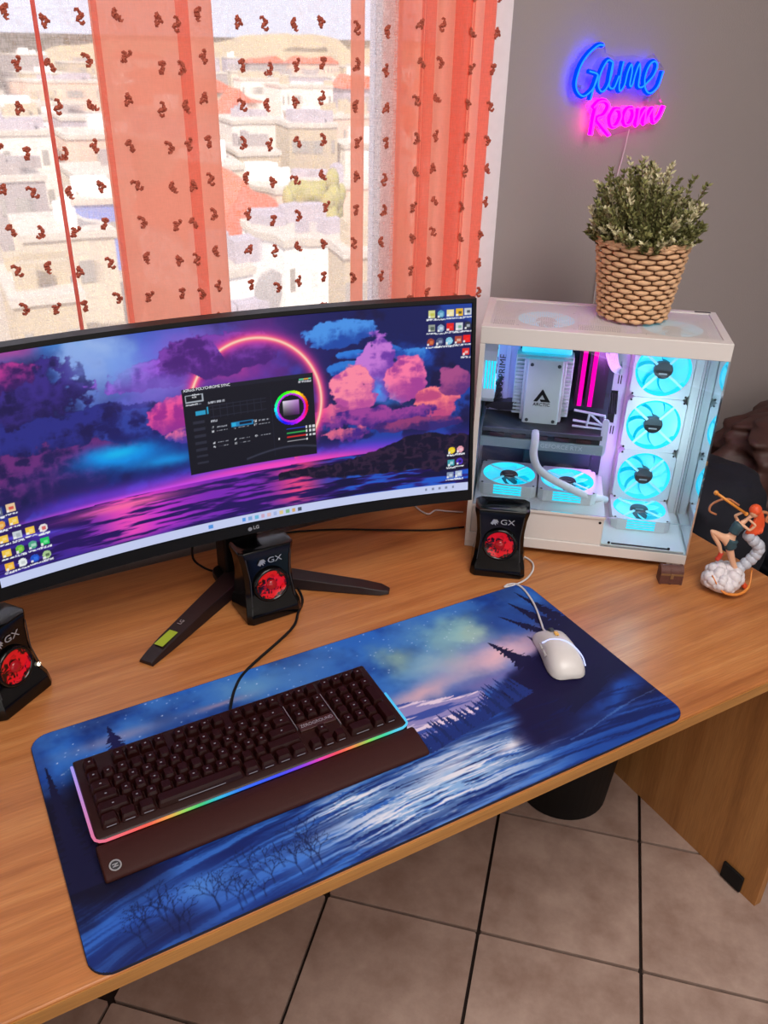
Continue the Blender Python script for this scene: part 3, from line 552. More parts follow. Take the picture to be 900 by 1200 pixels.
for j in range(4): im = over(im, '26283a', box_a(U, V, .434, .55, .625-j*.018, .6275-j*.018))
for k_ in range(8): im = over(im, '232536', box_a(U, V, .44+k_*.014, .4415+k_*.014, .565, .63))
im = over(im, '5fd0a0', box_a(U, V, .622, .648, .690, .697)); im = over(im, 'e0a040', box_a(U, V, .632, .642, .690, .697)); dash(.62, .648, .678, .009, 'd8d8e0')
hx, hy = sx-.4775, sz-.187; hd = np.hypot(hx, hy); ha = (np.degrees(np.arctan2(hy, hx)) % 360)/60
hc = np.stack([np.clip(np.abs((ha+o_) % 6 - 3)-1, 0, 1) for o_ in (0, 4, 2)], -1); m_ = ((hd < .0285) & (hd > .0242)).astype(float)[..., None]; im = im*(1-m_) + hc*m_
im = over(im, 'c020e0', ((hd <= .0242) & (hd > .0212))*1.0); sq = ((abs(hx) < .0135) & (abs(hy) < .0125)).astype(float); sc_ = C('f0e8f8')[None, None]*(1-np.clip(-hy+.0125, 0, .025)[..., None]/.03)*(1-.45*np.clip(hx+.0135, 0, .027)[..., None]/.027) + np.array([.45, .05, .6])*np.clip(hx+.0135, 0, .027)[..., None]/.027*.5
im = im*(1-sq[..., None]) + np.clip(sc_, 0, 1)*sq[..., None]
for j, c in enumerate(('2a3ad0', '30a050', 'd02a2a', 'a8a8b0')): im = over(im, c, box_a(U, V, .588, .632, .452-j*.021, .457-j*.021)); im = over(im, 'e0e0e6', box_a(U, V, .630, .633, .448-j*.021, .460-j*.021)); 
for j in range(3): im = over(im, 'd8d8de', box_a(U, V, .637, .641, .448-j*.021, .460-j*.021)*1.0); im = over(im, 'd8d8de', box_a(U, V, .644, .650, .448-j*.021, .460-j*.021)*1.0)
im = over(im, 'e6e6ea', box_a(U, V, .570, .573, .405, .418))
# desktop icons and task bar
def icon(u, v, c, r=False, c2='f0f0f0'):
    global im
    du, dv = abs(sx-u*2*HWm), abs(sz-v*HH); m_ = (np.hypot(du, dv) < .0062) if r else ((du < .0062) & (dv < .0058)); im = over(im, c, m_*1.0); im = over(im, c2, ((abs(sx-u*2*HWm-.001) < .003) & (abs(sz-v*HH+.0005) < .0024))*.75)
    im = over(im, 'f4f4f4', ((abs(sx-u*2*HWm+.0042) < .0018) & (abs(sz-v*HH+.0042) < .0018))*.9); lb = ((du < .0085) & (abs(sz-v*HH+.0092) < .0013)); im = over(im, 'e8ecf4', lb*(.3+.7*(vnoise(U*1100, V*300, 6) > .4)))
for u, v, c, r, c2 in ((.912,.957,'d8d890',0,'c0c040'),(.932,.955,'5a9cc0',1,'9cd0e8'),(.953,.958,'f0e0a0',0,'f4ecc8'),(.973,.960,'e8b830',0,'30343c'),(.992,.962,'c8d0d8',0,'28303c'),
  (.912,.888,'98a098',0,'405048'),(.932,.885,'90a8c8',1,'dce8f4'),(.953,.890,'e02020',0,'ff4040'),(.973,.890,'d0d8e0',0,'60a080'),(.992,.892,'303440',1,'c8d0dc'),
  (.910,.818,'a04030',1,'e88050'),(.930,.820,'50587c',1,'a8b0d0'),(.951,.820,'80c8e8',1,'b8e0f0'),(.971,.823,'b04838',0,'f0c8b8'),(.990,.826,'f01818',0,'f83030'),(.989,.760,'e02828',0,'f4d8d8'),
  (.960,.235,'f0d020',1,'f8e860'),(.980,.238,'e8a0b0',1,'f4d0d8'),(.959,.165,'40a0b0',0,'c8e8f0'),(.979,.170,'5030c0',1,'181030'),(.957,.095,'8898b8',0,'d0d8e8'),(.977,.098,'b0c0d8',0,'e0e8f4'),
  (.044,.351,'e8c8a0',0,'d03030'),(.021,.345,'606880',0,'c0c8d8'),(.045,.290,'f4c848',0,'fbe090'),(.022,.285,'e8a040',1,'f0d090'),(.022,.220,'f4c848',0,'fbe090'),(.046,.222,'c8d0d8',0,'a0a8b0'),(.069,.226,'f4c848',0,'fbe090'),(.092,.222,'e8e0e0',1,'d04040'),
  (.022,.153,'f4c848',0,'fbe090'),(.045,.155,'68b838',1,'a0d868'),(.068,.157,'50a888',1,'c8e8d8'),(.090,.158,'20c860',0,'90f0b0'),(.022,.088,'f4b838',0,'fbd880'),(.045,.090,'e8eef0',1,'c0c8c8'),(.067,.092,'1c50c8',1,'3a78f0'),(.089,.094,'a8c890',1,'405040')): icon(u, v, c, r, c2)
im = over(im, 'c6d0f4', (V < .045)*1.0)
for k_, c in enumerate(('3a8be8', '6aa0d8', '58b0d8', 'd0a0b8', 'e0b0b0', '9fb0e0', 'e8c870', '70b070', 'd8a050', '303848')): im = over(im, c, ((abs(sx - (.482+.0138*k_)*2*HWm) < .0032) & (abs(sz-.0073) < .003))*.8)
im = over(im, '4890e0', ((abs(sx-.41*2*HWm) < .004) & (abs(sz-.0073) < .0035))*.9)
for k_ in range(5): im = over(im, '606a88', ((abs(sx - (.90+.016*k_)*2*HWm) < .002) & (abs(sz-.0085) < .0018))*.7)
xs_ = (U*2-1)*HWm; zs_ = V*HH; th_ = xs_/RC
PS = np.stack([(RC)*np.sin(th_), -RC + RC*np.cos(th_) + zs_*math.sin(TL), ZB + zs_*math.cos(TL)], -1)
grid_object('screen', PS, im, attr_mat('screen_pixels', emission=.93), mo)
def on_screen(u, v): return lambda p: SP((u*2-1)*HWm + p.x, v*HH + p.y, -.0006 - p.z)
ws = glow('screen_white', (.8, .82, .88), 1.0)
text_mesh('window_title', 'ASRock POLYCHROME SYNC', .0062, ws, mo, None, .0001, on_screen(.386, .705), sx=.93)
text_mesh('window_button', 'ASRock\nRGB', .0036, ws, mo, None, .0001, on_screen(.402, .674))
text_mesh('menu_text', 'Addressable LED', .0034, ws, mo, None, .0001, on_screen(.388, .641), sx=.8)
tx = text_mesh('logo', 'LG', .0085, M['silver'], mo, None, .0002, lambda p: SP(-.0005 + p.x, -.0138 + p.y, -.0026 - p.z), bold=.0002)
c_ = SP(-.006, -.0108, -.0024); MB().lathe([(.0036, 0), (.0036, .0004)], 16, Matrix.Translation(c_) @ Matrix.Rotation(PI/2, 4, 'X')).build('logo_disc', M['silver'], mo)
# stand: authored in world axes then brought into the monitor frame
IM = (Matrix.Translation((.4213, 1.179, DZ)) @ Matrix.Rotation(math.radians(-3.295), 4, 'Z')).inverted()
MB().box(-.034, .034, -.02, .035, .012, .30, IM @ Matrix.Translation((.442, 1.325, DZ))).build('stand_column', M['black'], mo, bevel=.006)
MB().prism(rrect(-.026, .026, -.03, .03, .01), .10, .20, 'y', IM @ Matrix.Translation((.442, 1.10+.0, DZ+.30))).build('stand_bracket', M['matte'], mo)
MB().prism(rrect(-.05, .05, -.045, .04, .02), 0, .016, 'z', IM @ Matrix.Translation((.442, 1.315, DZ))).build('stand_hub', M['black'], mo, bevel=.003)
legm = mat('leg_plastic', '1d1012', .42)
for tip, nm in (((.209, 1.140), 0), ((.668, 1.140), 1)):
    a = Vector((.45 if nm else .434, 1.305, 0)); b = Vector((tip[0], tip[1], 0)); d = (b-a).normalized(); n = Vector((-d.y, d.x, 0)); rg = []
    for t_, w_, h0, h1 in ((0, .026, .002, .026), (.35, .022, .001, .022), (.8, .018, .0005, .015), (.94, .0155, .0005, .011), (1, .008 if nm else .0145, .0005, .007)):
        p = a.lerp(b, t_); rg.append([p + n*w_ + Vector((0, 0, h0)), p - n*w_ + Vector((0, 0, h0)), p - n*w_*.8 + Vector((0, 0, h1)), p + n*w_*.8 + Vector((0, 0, h1))])
    lg = MB().loft(rg, M=IM @ Matrix.Translation((0, 0, DZ))).build('leg', legm, mo, bevel=.0015)
    if nm == 0:
        ang = math.atan2(d.y, d.x)
        def on_leg(tt, off, w2, l2, name, m):
            p = a.lerp(b, tt); z0 = .0157 + (.8-tt)*.013 if tt < .8 else .0155
            MB().box(-l2, l2, -w2, w2, 0, .0006, IM @ Matrix.Translation((p.x, p.y, DZ+z0+.0006)) @ Matrix.Rotation(ang, 4, 'Z') @ Matrix.Rotation(.03, 4, 'Y')).build(name, m, lg)
        on_leg(.80, 0, .0085, .021, 'sticker', mat('lime_sticker', '9fb32a', .5))
        pz = a.lerp(b, .63)
        text_mesh('badge', 'LG', .011, M['silver'], lg, IM @ Matrix.Translation((pz.x, pz.y-.004, DZ+.0195)) @ Matrix.Rotation(ang + PI, 4, 'Z'), .0002, align='CENTER')

# ------------------------------------------------------------------ speakers
def make_speaker(label, loc, rz):
    t = thing('speaker', label, 'speaker', loc, rz, 'small black and red desktop speakers'); t.scale = (1, 1, .955)
    def ring(z, w, y0, y1, n=.008):
        return [(-w+n, y0, z), (w-n, y0, z), (w, y0+n, z), (w, y1-n, z), (w-n, y1, z), (-w+n, y1, z), (-w, y1-n, z), (-w, y0+n, z)]
    MB().loft([ring(0, .052, .0, .085), ring(.006, .053, -.001, .087), ring(.024, .0515, .003, .086), ring(.036, .048, .012, .084), ring(.06, .0462, .018, .082), (ring(.09, .0455, .022, .080)), ring(.115, .048, .025, .080), ring(.133, .052, .026, .082), ring(.1385, .052, .027, .082), ring(.141, .048, .032, .078)]).build('cabinet', M['gloss'], t, bevel=.0015)
    FM = Matrix.Translation((0, .0165, .068)) @ Matrix.Rotation(PI/2 - .13, 4, 'X')      # front plane, local z points out
    mb = MB(); mb.lathe([(.0265, 0), (.0335, 0), (.0335, .003), (.031, .0055), (.0285, .005), (.0265, .001)], 40, FM, caps=False); mb.build('driver_ring', M['gloss'], t, smooth=True)
    MB().lathe([(.0278, .0035), (.023, .0018), (.012, -.0 + .0012), (.004, .001), (.0001, .001)], 40, FM, caps=False).build('driver_cone', M['red'], t, smooth=True)
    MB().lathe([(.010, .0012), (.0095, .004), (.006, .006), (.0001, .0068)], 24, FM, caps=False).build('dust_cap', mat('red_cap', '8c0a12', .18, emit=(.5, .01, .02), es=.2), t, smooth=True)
    TMx = Matrix.Translation((0, .0225, .108)) @ Matrix.Rotation(PI/2 - .10, 4, 'X')
    text_mesh('badge', 'GX', .0155, M['silver'], t, TMx @ Matrix.Translation((-.003, 0, .0012)), .0003, sx=1.25)
    hd = MB(); hd.prism([(-.021, .004), (-.016, .0125), (-.009, .0125), (-.0055, .007), (-.009, .008), (-.007, .003), (-.0115, .006), (-.0105, .0), (-.0145, .0045), (-.0165, .001)], 0, .0015, 'z', TMx); hd.build('emblem', M['silver'], t)
    for sgn in (-1, 1): MB().tube([(sgn*.041, .0072, .036), (sgn*.037, .0185, .08), (sgn*.042, .0242, .128)], .0008, 5).build('face_line', M['dark_grey'], t)
    return t
sp1 = make_speaker('black speaker with red cone standing under the monitor logo between the stand legs', (.448, 1.159, DZ), math.radians(2))
sp2 = make_speaker('black speaker with red cone standing in front of the white computer', (.878, 1.089, DZ), math.radians(-37))
sp3 = make_speaker('black speaker with red cone cut off by the picture edge left of the keyboard', (.028, 1.132, DZ), math.radians(36))
MB().lathe([(.003, 0), (.003, .002)], 10, Matrix.Translation((.039, .012, .045)) @ Matrix.Rotation(PI/2 - .13, 4, 'X')).build('power_light', glow('led_warm', (1, .9, .7), 4), sp3)

# ------------------------------------------------------------------ keyboard
KX, KY = .055, .7985
kb = thing('keyboard', 'black mechanical keyboard with a rainbow light strip along its edge', 'keyboard', (KX, KY, DZ+.004))
KW, KD = .453, .146; k_m = mat('keyboard_shell', '240907', .38, spec=.25, noise=(200, .1)); cap_m = mat('keycap_plastic', '220706', .38, spec=.22)
prof = [(0, .002), (0, .016), (.004, .019), (KD-.006, .027), (KD, .024), (KD, .0)]
MB().prism(prof, .002, KW-.002, 'x').build('case_shell', k_m, kb, bevel=.002)
def lf(y): return .019 + (y-.004)/(KD-.01)*.008
pc = MB(); pts = [(-.0005, KD-.01), (-.0005, .012), (.001, .005), (.005, .001), (.012, -.0015)] + [(x, -.0015) for x in np.linspace(.02, KW-.02, 60)] + [(KW-.012, -.0015), (KW-.005, .001), (KW-.001, .005), (KW+.0005, .012), (KW+.0005, KD*.5)]
stops = [(0, 'a8a0ff'), (.12, 'c090e8'), (.235, 'ff7080'), (.30, 'ff6050'), (.345, 'ffb050'), (.375, 'a0e060'), (.41, '40d080'), (.45, '30c0f0'), (.50, '3070ff'), (.58, '4050ff'), (.63, '9040f0'), (.67, 'f040c0'), (.71, 'ff5060'), (.75, 'ff9050'), (.79, '90e060'), (.83, '40e0b0'), (.86, '60d8ff'), (1, '50c8ff')]
P3 = [Vector((x, y, lf(max(y, .004)) - .002)) for x, y in pts]; L = [0]
for a, b in zip(P3, P3[1:]): L.append(L[-1] + (b-a).length)
mb = MB(); mb.tube(P3, .0020, 6); me = mb.mesh('light_strip', True); at = me.color_attributes.new('print', 'FLOAT_COLOR', 'POINT'); cc = []
for i in range(len(P3)):
    f = L[i]/L[-1]
    for (a, ca), (b, cb) in zip(stops, stops[1:]):
        if a <= f <= b + 1e-6: cl = lin(C(ca) + (C(cb)-C(ca))*(f-a)/(b-a)); break
    cc += [list(cl) + [1]]*6
at.data.foreach_set('color', np.array(cc, 'f').reshape(-1)); me.materials.append(attr_mat('rainbow_strip', emission=.9)); o = bpy.data.objects.new('light_strip', me); COL.objects.link(o); o.parent = kb
led = glow('key_legend', (.75, .7, .8), .30); cache = {}
def keycap(x, y, wu, du=1, leg=True):
    key = (round(wu, 2), du)
    if key not in cache:
        w, d = wu*.01905/2 - .0007, du*.01905/2 - .0007; rg = []
        for z, ins, sh in ((0, 0, 0), (.0055, .0016, .0003), (.0092, .0032, .001)):
            rg.append([(p[0], p[1]+sh, z) for p in rrect(-w+ins, w-ins, -d+ins, d-ins*.8, .0015, 1)])
        me = MB().loft(rg).mesh('keycap'); me.materials.append(cap_m)
        lm = MB(); hh = -d + .0052
        lm.box(-.0013, .0013, hh+.004, hh+.0056, .0092, .00932); lm2 = lm.mesh('legend'); lm2.materials.append(led); 
        f2 = MB().box(-w*.55, w*.55, -d+.0002, -d+.0009, .0014, .0021).mesh('legend'); f2.materials.append(led); cache[key] = (me, lm2, f2)
    me, l1, l2 = cache[key]
    o = bpy.data.objects.new('keycap', me); COL.objects.link(o); o.parent = kb; sl = math.atan2(.008, KD-.01); cy = y
    o.location = (x, cy, lf(cy) - .0012 + .0022); o.rotation_euler = (sl + row_tilt, 0, 0)
    if leg:
        c = bpy.data.objects.new('legend', l2 if leg == 2 else l1); COL.objects.link(c); c.parent = o
u1 = .01905; kx0 = .0120; ky0 = .0125 + u1/2
rows = [(0, [(0, 1.25), (1.25, 1.25), (2.5, 1.25), (3.75, 6.25), (10, 1.25), (11.25, 1.25), (12.5, 1.25), (13.75, 1.25), (15.25, 1), (16.25, 1), (17.25, 1), (18.5, 2), (20.5, 1)]),
 (1, [(0, 2.25)] + [(2.25+i, 1) for i in range(10)] + [(12.25, 2.75), (16.25, 1), (18.5, 1), (19.5, 1), (20.5, 1)]),
 (2, [(0, 1.75)] + [(1.75+i, 1) for i in range(11)] + [(12.75, 2.25), (18.5, 1), (19.5, 1), (20.5, 1)]),
 (3, [(0, 1.5)] + [(1.5+i, 1) for i in range(12)] + [(13.5, 1.5), (15.25, 1), (16.25, 1), (17.25, 1), (18.5, 1), (19.5, 1), (20.5, 1)]),
 (4, [(i, 1) for i in range(13)] + [(13, 2), (15.25, 1), (16.25, 1), (17.25, 1), (18.5, 1), (19.5, 1), (20.5, 1), (21.5, 1)]),
 (5.3, [(0, 1)] + [(2+i, 1) for i in range(4)] + [(6.5+i, 1) for i in range(4)] + [(11+i, 1) for i in range(4)] + [(15.25, 1), (16.25, 1), (17.25, 1), (18.5, 1), (19.5, 1), (20.5, 1), (21.5, 1)])]
for ri, (r, ks) in enumerate(rows):
    row_tilt = (-.03, -.02, 0, .03, .05, .06)[ri]
    for a, wd in ks: keycap(kx0 + (a + wd/2)*u1, ky0 + r*u1, wd, leg=(2 if r == 0 else (random.random() < .8)))
row_tilt = 0
for r in (.5, 2.5): keycap(kx0 + 22*u1, ky0 + r*u1, 1, 2, leg=r < 1 and 2)
MB().box(kx0+15.25*u1, kx0+18.25*u1, ky0+1.55*u1, ky0+2.45*u1, lf(.05)-.001, lf(.05)+.0045).build('name_plate', mat('plate_brown', '3a1c18', .35), kb, bevel=.001)
text_mesh('name_print', 'ZEROGROUND', .0085, M['silver'], kb, Matrix.Translation((kx0+15.4*u1, ky0+1.80*u1, lf(.05)+.0047)), .0001, sx=.88)
ol = MB(); zz = lf(.1)+.0008
for a, b, c, d in ((15.13, 15.17, 2.5, 6.0), (18.33, 18.37, 1.5, 6.0)): ol.box(kx0+a*u1, kx0+b*u1, ky0+c*u1-.5*u1, ky0+d*u1-.5*u1, zz-.004, zz)
ol.build('edge_lines', M['silver'], kb)
MB().tube(smooth_path([(.232, KD-.002, .012), (.236, KD+.02, .006), (.262, .215, .0005), (.297, .25, .0002), (.40, .315, -.0005), (.432, .355, -.0007), (.46, .40, -.0008), (.47, .50, -.0008)]), .0024, 8).build('cable', M['matte'], kb, smooth=True)

wr = thing('wrist_rest', 'dark brown padded wrist rest along the keyboard front', 'wrist rest', (.0535, .746, DZ+.004))
MB().prism([(0, 0), (.0, .006), (.006, .0095), (.03, .0145), (.046, .016), (.0505, .014), (.0505, 0)], 0, .4595, 'x').build('pad', mat('brown_leatherette', '33130f', .6, spec=.2, noise=(500, .12), bump=(900, .2)), wr, bevel=.003, seg=3)
mb = MB(); BMt = Matrix.Translation((.016, .014, .0113)) @ Matrix.Rotation(.2, 4, 'X'); mb.lathe([(.0058, 0), (.0075, 0), (.0075, .0008), (.0058, .0008)], 28, BMt, caps=False); mb.build('badge_ring', M['silver'], wr)
mb = MB().lathe([(.0001, .0002), (.0058, .0002)], 24, BMt, caps=False); 
mb.build('badge_face', M['dark_grey'], wr)
mb = MB(); mb.box(-.0035, .0035, .001, .0022, .0003, .0007, BMt).box(-.0035, .0035, -.0022, -.001, .0003, .0007, BMt).tube([BMt @ Vector((-.003, -.002, .0005)), BMt @ Vector((.003, .002, .0005))], .0005, 4); mb.build('badge_emblem', M['silver'], wr)

# ------------------------------------------------------------------ mouse
ms = thing('mouse', 'white gaming mouse with a pale light line on the dark printed spruces', 'mouse', (.8225, .837, DZ+.004), math.radians(-19.6))
def mring(y, w, h, n=20, z0=.0015, lean=0):
    out = []
    for k in range(n):
        a = 2*PI*k/n; cx, sy = math.cos(a), math.sin(a); e = .62; x = w*math.copysign(abs(cx)**e, cx); z = (h*(abs(sy)**.75) if sy > 0 else 0); x *= (1 if sy <= 0 else 1-.12*sy); out.append((x + lean, y, z0 + z))
    return out
MB().loft([mring(-.0615, .012, .008), mring(-.058, .024, .016), mring(-.048, .031, .026), mring(-.03, .0325, .034), mring(-.01, .0305, .037), mring(.01, .0285, .035), mring(.03, .0295, .028), mring(.048, .030, .019), mring(.057, .027, .012), mring(.0605, .022, .008)]).build('shell', mat('mouse_white', 'd2cdca', .3), ms, smooth=True, sub=1)
MB().tube([(0, .061, .006), (0, .035, .0275), (0, .012, .0352)], .0006, 5).build('button_gap', M['dark_grey'], ms)
MB().lathe([(.002, -.0035), (.0095, -.0035), (.0105, -.0025), (.0105, .0025), (.0095, .0035), (.002, .0035)], 24, Matrix.Translation((0, .040, .0185)) @ Matrix.Rotation(PI/2, 4, 'Y')).build('scroll_wheel', M['rubber'], ms)
MB().box(-.0035, .0035, .014, .024, .0335, .0362, Matrix.Identity(4)).build('button', mat('amber_button', 'd9a545', .4), ms, bevel=.0008)
def arc(p): return smooth_path(p, 5)
MB().tube(arc([(-.026, .012, .0235), (-.013, .006, .0345), (.004, -.004, .0374), (.017, -.018, .0345), (.0265, -.034, .0255), (.0295, -.045, .014)]), .0011, 6).build('light_line', glow('mouse_light', (.50, .55, 1), 1.6), ms)
for a, b in ((-.002, .012), (-.019, -.005)): MB().tube([(-.0298, b, .021), (-.0306, (a+b)/2, .022), (-.0306, a, .021)], .0022, 6).build('side_button', mat('mouse_side', 'aaa5a4', .4), ms)
text_mesh('brand_print', 'XPG', .006, M['dark_grey'], ms, Matrix.Translation((-.006, -.002, .0373)), .0002) if False else None
MI = (Matrix.Translation((.8225, .837, DZ+.004)) @ Matrix.Rotation(math.radians(-19.6), 4, 'Z')).inverted()
MB().tube(smooth_path([(.842, .893, .762), (.845, .905, .759), (.856, .925, .7575), (.880, .975, .7568), (.893, 1.02, .7565), (.893, 1.046, .7555), (.882, 1.056, .7525), (.870, 1.052, .7525), (.893, 1.048, .7535), (.925, 1.056, .7525), (.955, 1.075, .7525), (.972, 1.10, .7525), (.968, 1.13, .7525), (.95, 1.16, .7525)], 6), .0019, 8, MI).build('cable', M['white2'], ms, smooth=True)

# ------------------------------------------------------------------ loose cables
def cable(label, pts, r, m): o = MB().tube(smooth_path(pts), r, 8).build('cable', m, smooth=True); props(o, label, 'cable')
cable('thin black cable lying across the desk behind the centre speaker to the computer', [(.52, 1.43, .7525), (.58, 1.43, .7525), (.68, 1.395, .7525), (.77, 1.347, .7525), (.86, 1.30, .7525), (.93, 1.28, .7525)], .002, M['matte'])
cable('thin white cable kinked on the desk between monitor and computer', [(.886, 1.425, .753), (.884, 1.385, .753), (.892, 1.362, .753), (.915, 1.37, .753), (.935, 1.355, .753), (.965, 1.335, .753)], .0018, M['white2'])
cable('black cable drooping from the monitor to its stand', [(.37, 1.30, .905), (.368, 1.36, .83), (.37, 1.385, .775), (.385, 1.38, .7535), (.40, 1.355, .7535), (.42, 1.33, .768)], .0022, M['matte'])
cable('black cable looping beside the right of the centre speaker', [(.52, 1.425, .7525), (.51, 1.36, .7525), (.525, 1.30, .753), (.53, 1.25, .753)], .002, M['matte'])

# ------------------------------------------------------------------ computer case
pcx = thing('computer_case', 'white glass sided computer case lit by cyan fans', 'computer', (.8874, 1.2159, DZ), math.radians(-39.615))
Lc, Dc, Hc = .436, .21, .462; WM = M['white']
def cb(name, x0, x1, y0, y1, z0, z1, m=WM, bevel=.0015, label=None, parent=None): return MB().box(x0, x1, y0, y1, z0, z1).build(name, m, parent or pcx, bevel=bevel, label=label)
MB().box(0, Lc, .0, .022, .430, Hc).box(0, Lc, Dc-.015, Dc, .430, Hc).box(0, .015, .022, Dc-.015, .430, Hc).box(Lc-.015, Lc, .022, Dc-.015, .430, Hc).build('top_frame', WM, pcx, bevel=.0015)
def mesh_top():
    N = NT('perforated_white'); tc = N.node('ShaderNodeTexCoord'); v = N.node('ShaderNodeTexVoronoi'); v.voronoi_dimensions = '2D'; v.inputs['Scale'].default_value = 340; v.inputs['Randomness'].default_value = 0; N.link(tc.outputs['Object'], v.inputs['Vector'])
    lt = N.node('ShaderNodeMath', operation='LESS_THAN'); lt.inputs[1].default_value = .29; N.link(v.outputs['Distance'], lt.inputs[0])
    t = N.node('ShaderNodeBsdfTransparent'); N.b.inputs['Base Color'].default_value = srgb('d9d3cf') + (1,); N.b.inputs['Roughness'].default_value = .45
    mx = N.node('ShaderNodeMixShader'); N.link(lt.outputs[0], mx.inputs[0]); N.link(N.b.outputs[0], mx.inputs[1]); N.link(t.outputs[0], mx.inputs[2]); N.link(mx.outputs[0], N.o.inputs[0]); return N.m
MB().box(.015, Lc-.015, .022, Dc-.015, .4590, .4600).build('top_mesh', mesh_top(), pcx, label='perforated white top sheet')
cb('port_strip', .395, .425, Dc-.012, Dc-.006, Hc, Hc+.0008, M['dark_grey'], 0)
cb('base_rail', 0, Lc, 0, Dc, .014, .036); cb('rear_corner_post', 0, .010, 0, .012, .036, .430); cb('rear_panel', 0, .004, .012, Dc, .036, .430); cb('back_panel', .004, Lc, Dc-.006, Dc, .036, .430)
cb('motherboard_tray', .004, .29, .188, .192, .036, .430, mat('tray_white', 'c9c3d6', .5)); cb('fan_panel', .285, .428, .191, .196, .036, .430); cb('fan_panel_post', .412, .428, .168, .191, .036, .430); cb('corner_filler', .4285, .4325, .168, .203, .036, .430)
cb('power_shroud', .010, .270, .0035, .188, .036, .101); cb('shroud_ledge', .010, .272, .0, .0035, .095, .101, bevel=.0008); cb('floor_plate', .27, .43, .004, .19, .036, .040)
MB().box(.29, .40, .006, .012, .040, .0405).build('filter_slot', M['matte'], pcx)
for x0 in (.0, Lc-.03):
    for y0 in (.004, Dc-.034): MB().prism([(x0, 0), (x0+.03, 0), (x0+.034 if x0 < .1 else x0+.03, .014), (x0 if x0 < .1 else x0-.006, .014)], y0, y0+.03, 'y').build('foot', WM, pcx, bevel=.001)
N = NT('front_glass'); gt = N.node('ShaderNodeBsdfTransparent'); gt.inputs[0].default_value = (.8, .93, .97, 1); gg = N.node('ShaderNodeBsdfGlossy'); gg.inputs['Roughness'].default_value = .04; gg.inputs[0].default_value = (.85, .93, .97, 1); gm_ = N.node('ShaderNodeMixShader'); gm_.inputs[0].default_value = .78
N.link(gt.outputs[0], gm_.inputs[1]); N.link(gg.outputs[0], gm_.inputs[2]); N.link(gm_.outputs[0], N.o.inputs[0]); frosty = N.m
MB().box(.010, Lc-.0035, .0, .0032, .1015, .430).build('glass_side', M['case_glass'], pcx); MB().box(Lc-.0032, Lc, .0, Dc-.01, .036, .430).build('glass_front', frosty, pcx)
MB().box(.27, Lc-.0035, .0, .0032, .036, .1012).build('glass_lower', M['case_glass'], pcx)
CYAN = (0.0, .62, .95); fan_disc = NT('cyan_blade'); N = fan_disc
e = N.node('ShaderNodeEmission'); e.inputs[0].default_value = CYAN + (1,); e.inputs[1].default_value = .98; ad = N.node('ShaderNodeAddShader'); N.b.inputs['Base Color'].default_value = (.25, .45, .5, 1); N.b.inputs['Roughness'].default_value = .3
N.link(N.b.outputs[0], ad.inputs[0]); N.link(e.outputs[0], ad.inputs[1]); N.link(ad.outputs[0], N.o.inputs[0]); BL = N.m
RING = glow('cyan_ring', (.02, .72, 1.0), 1.35); fw_m = mat('fan_frame_white', 'd6d8da', .4); GLOWD = glow('cyan_core', (.0, .60, .92), 1.05)
FS = .1155; strut_m = mat('strut_pale', 'b8dfe8', .4, emit=(.05, .45, .6), es=.6)
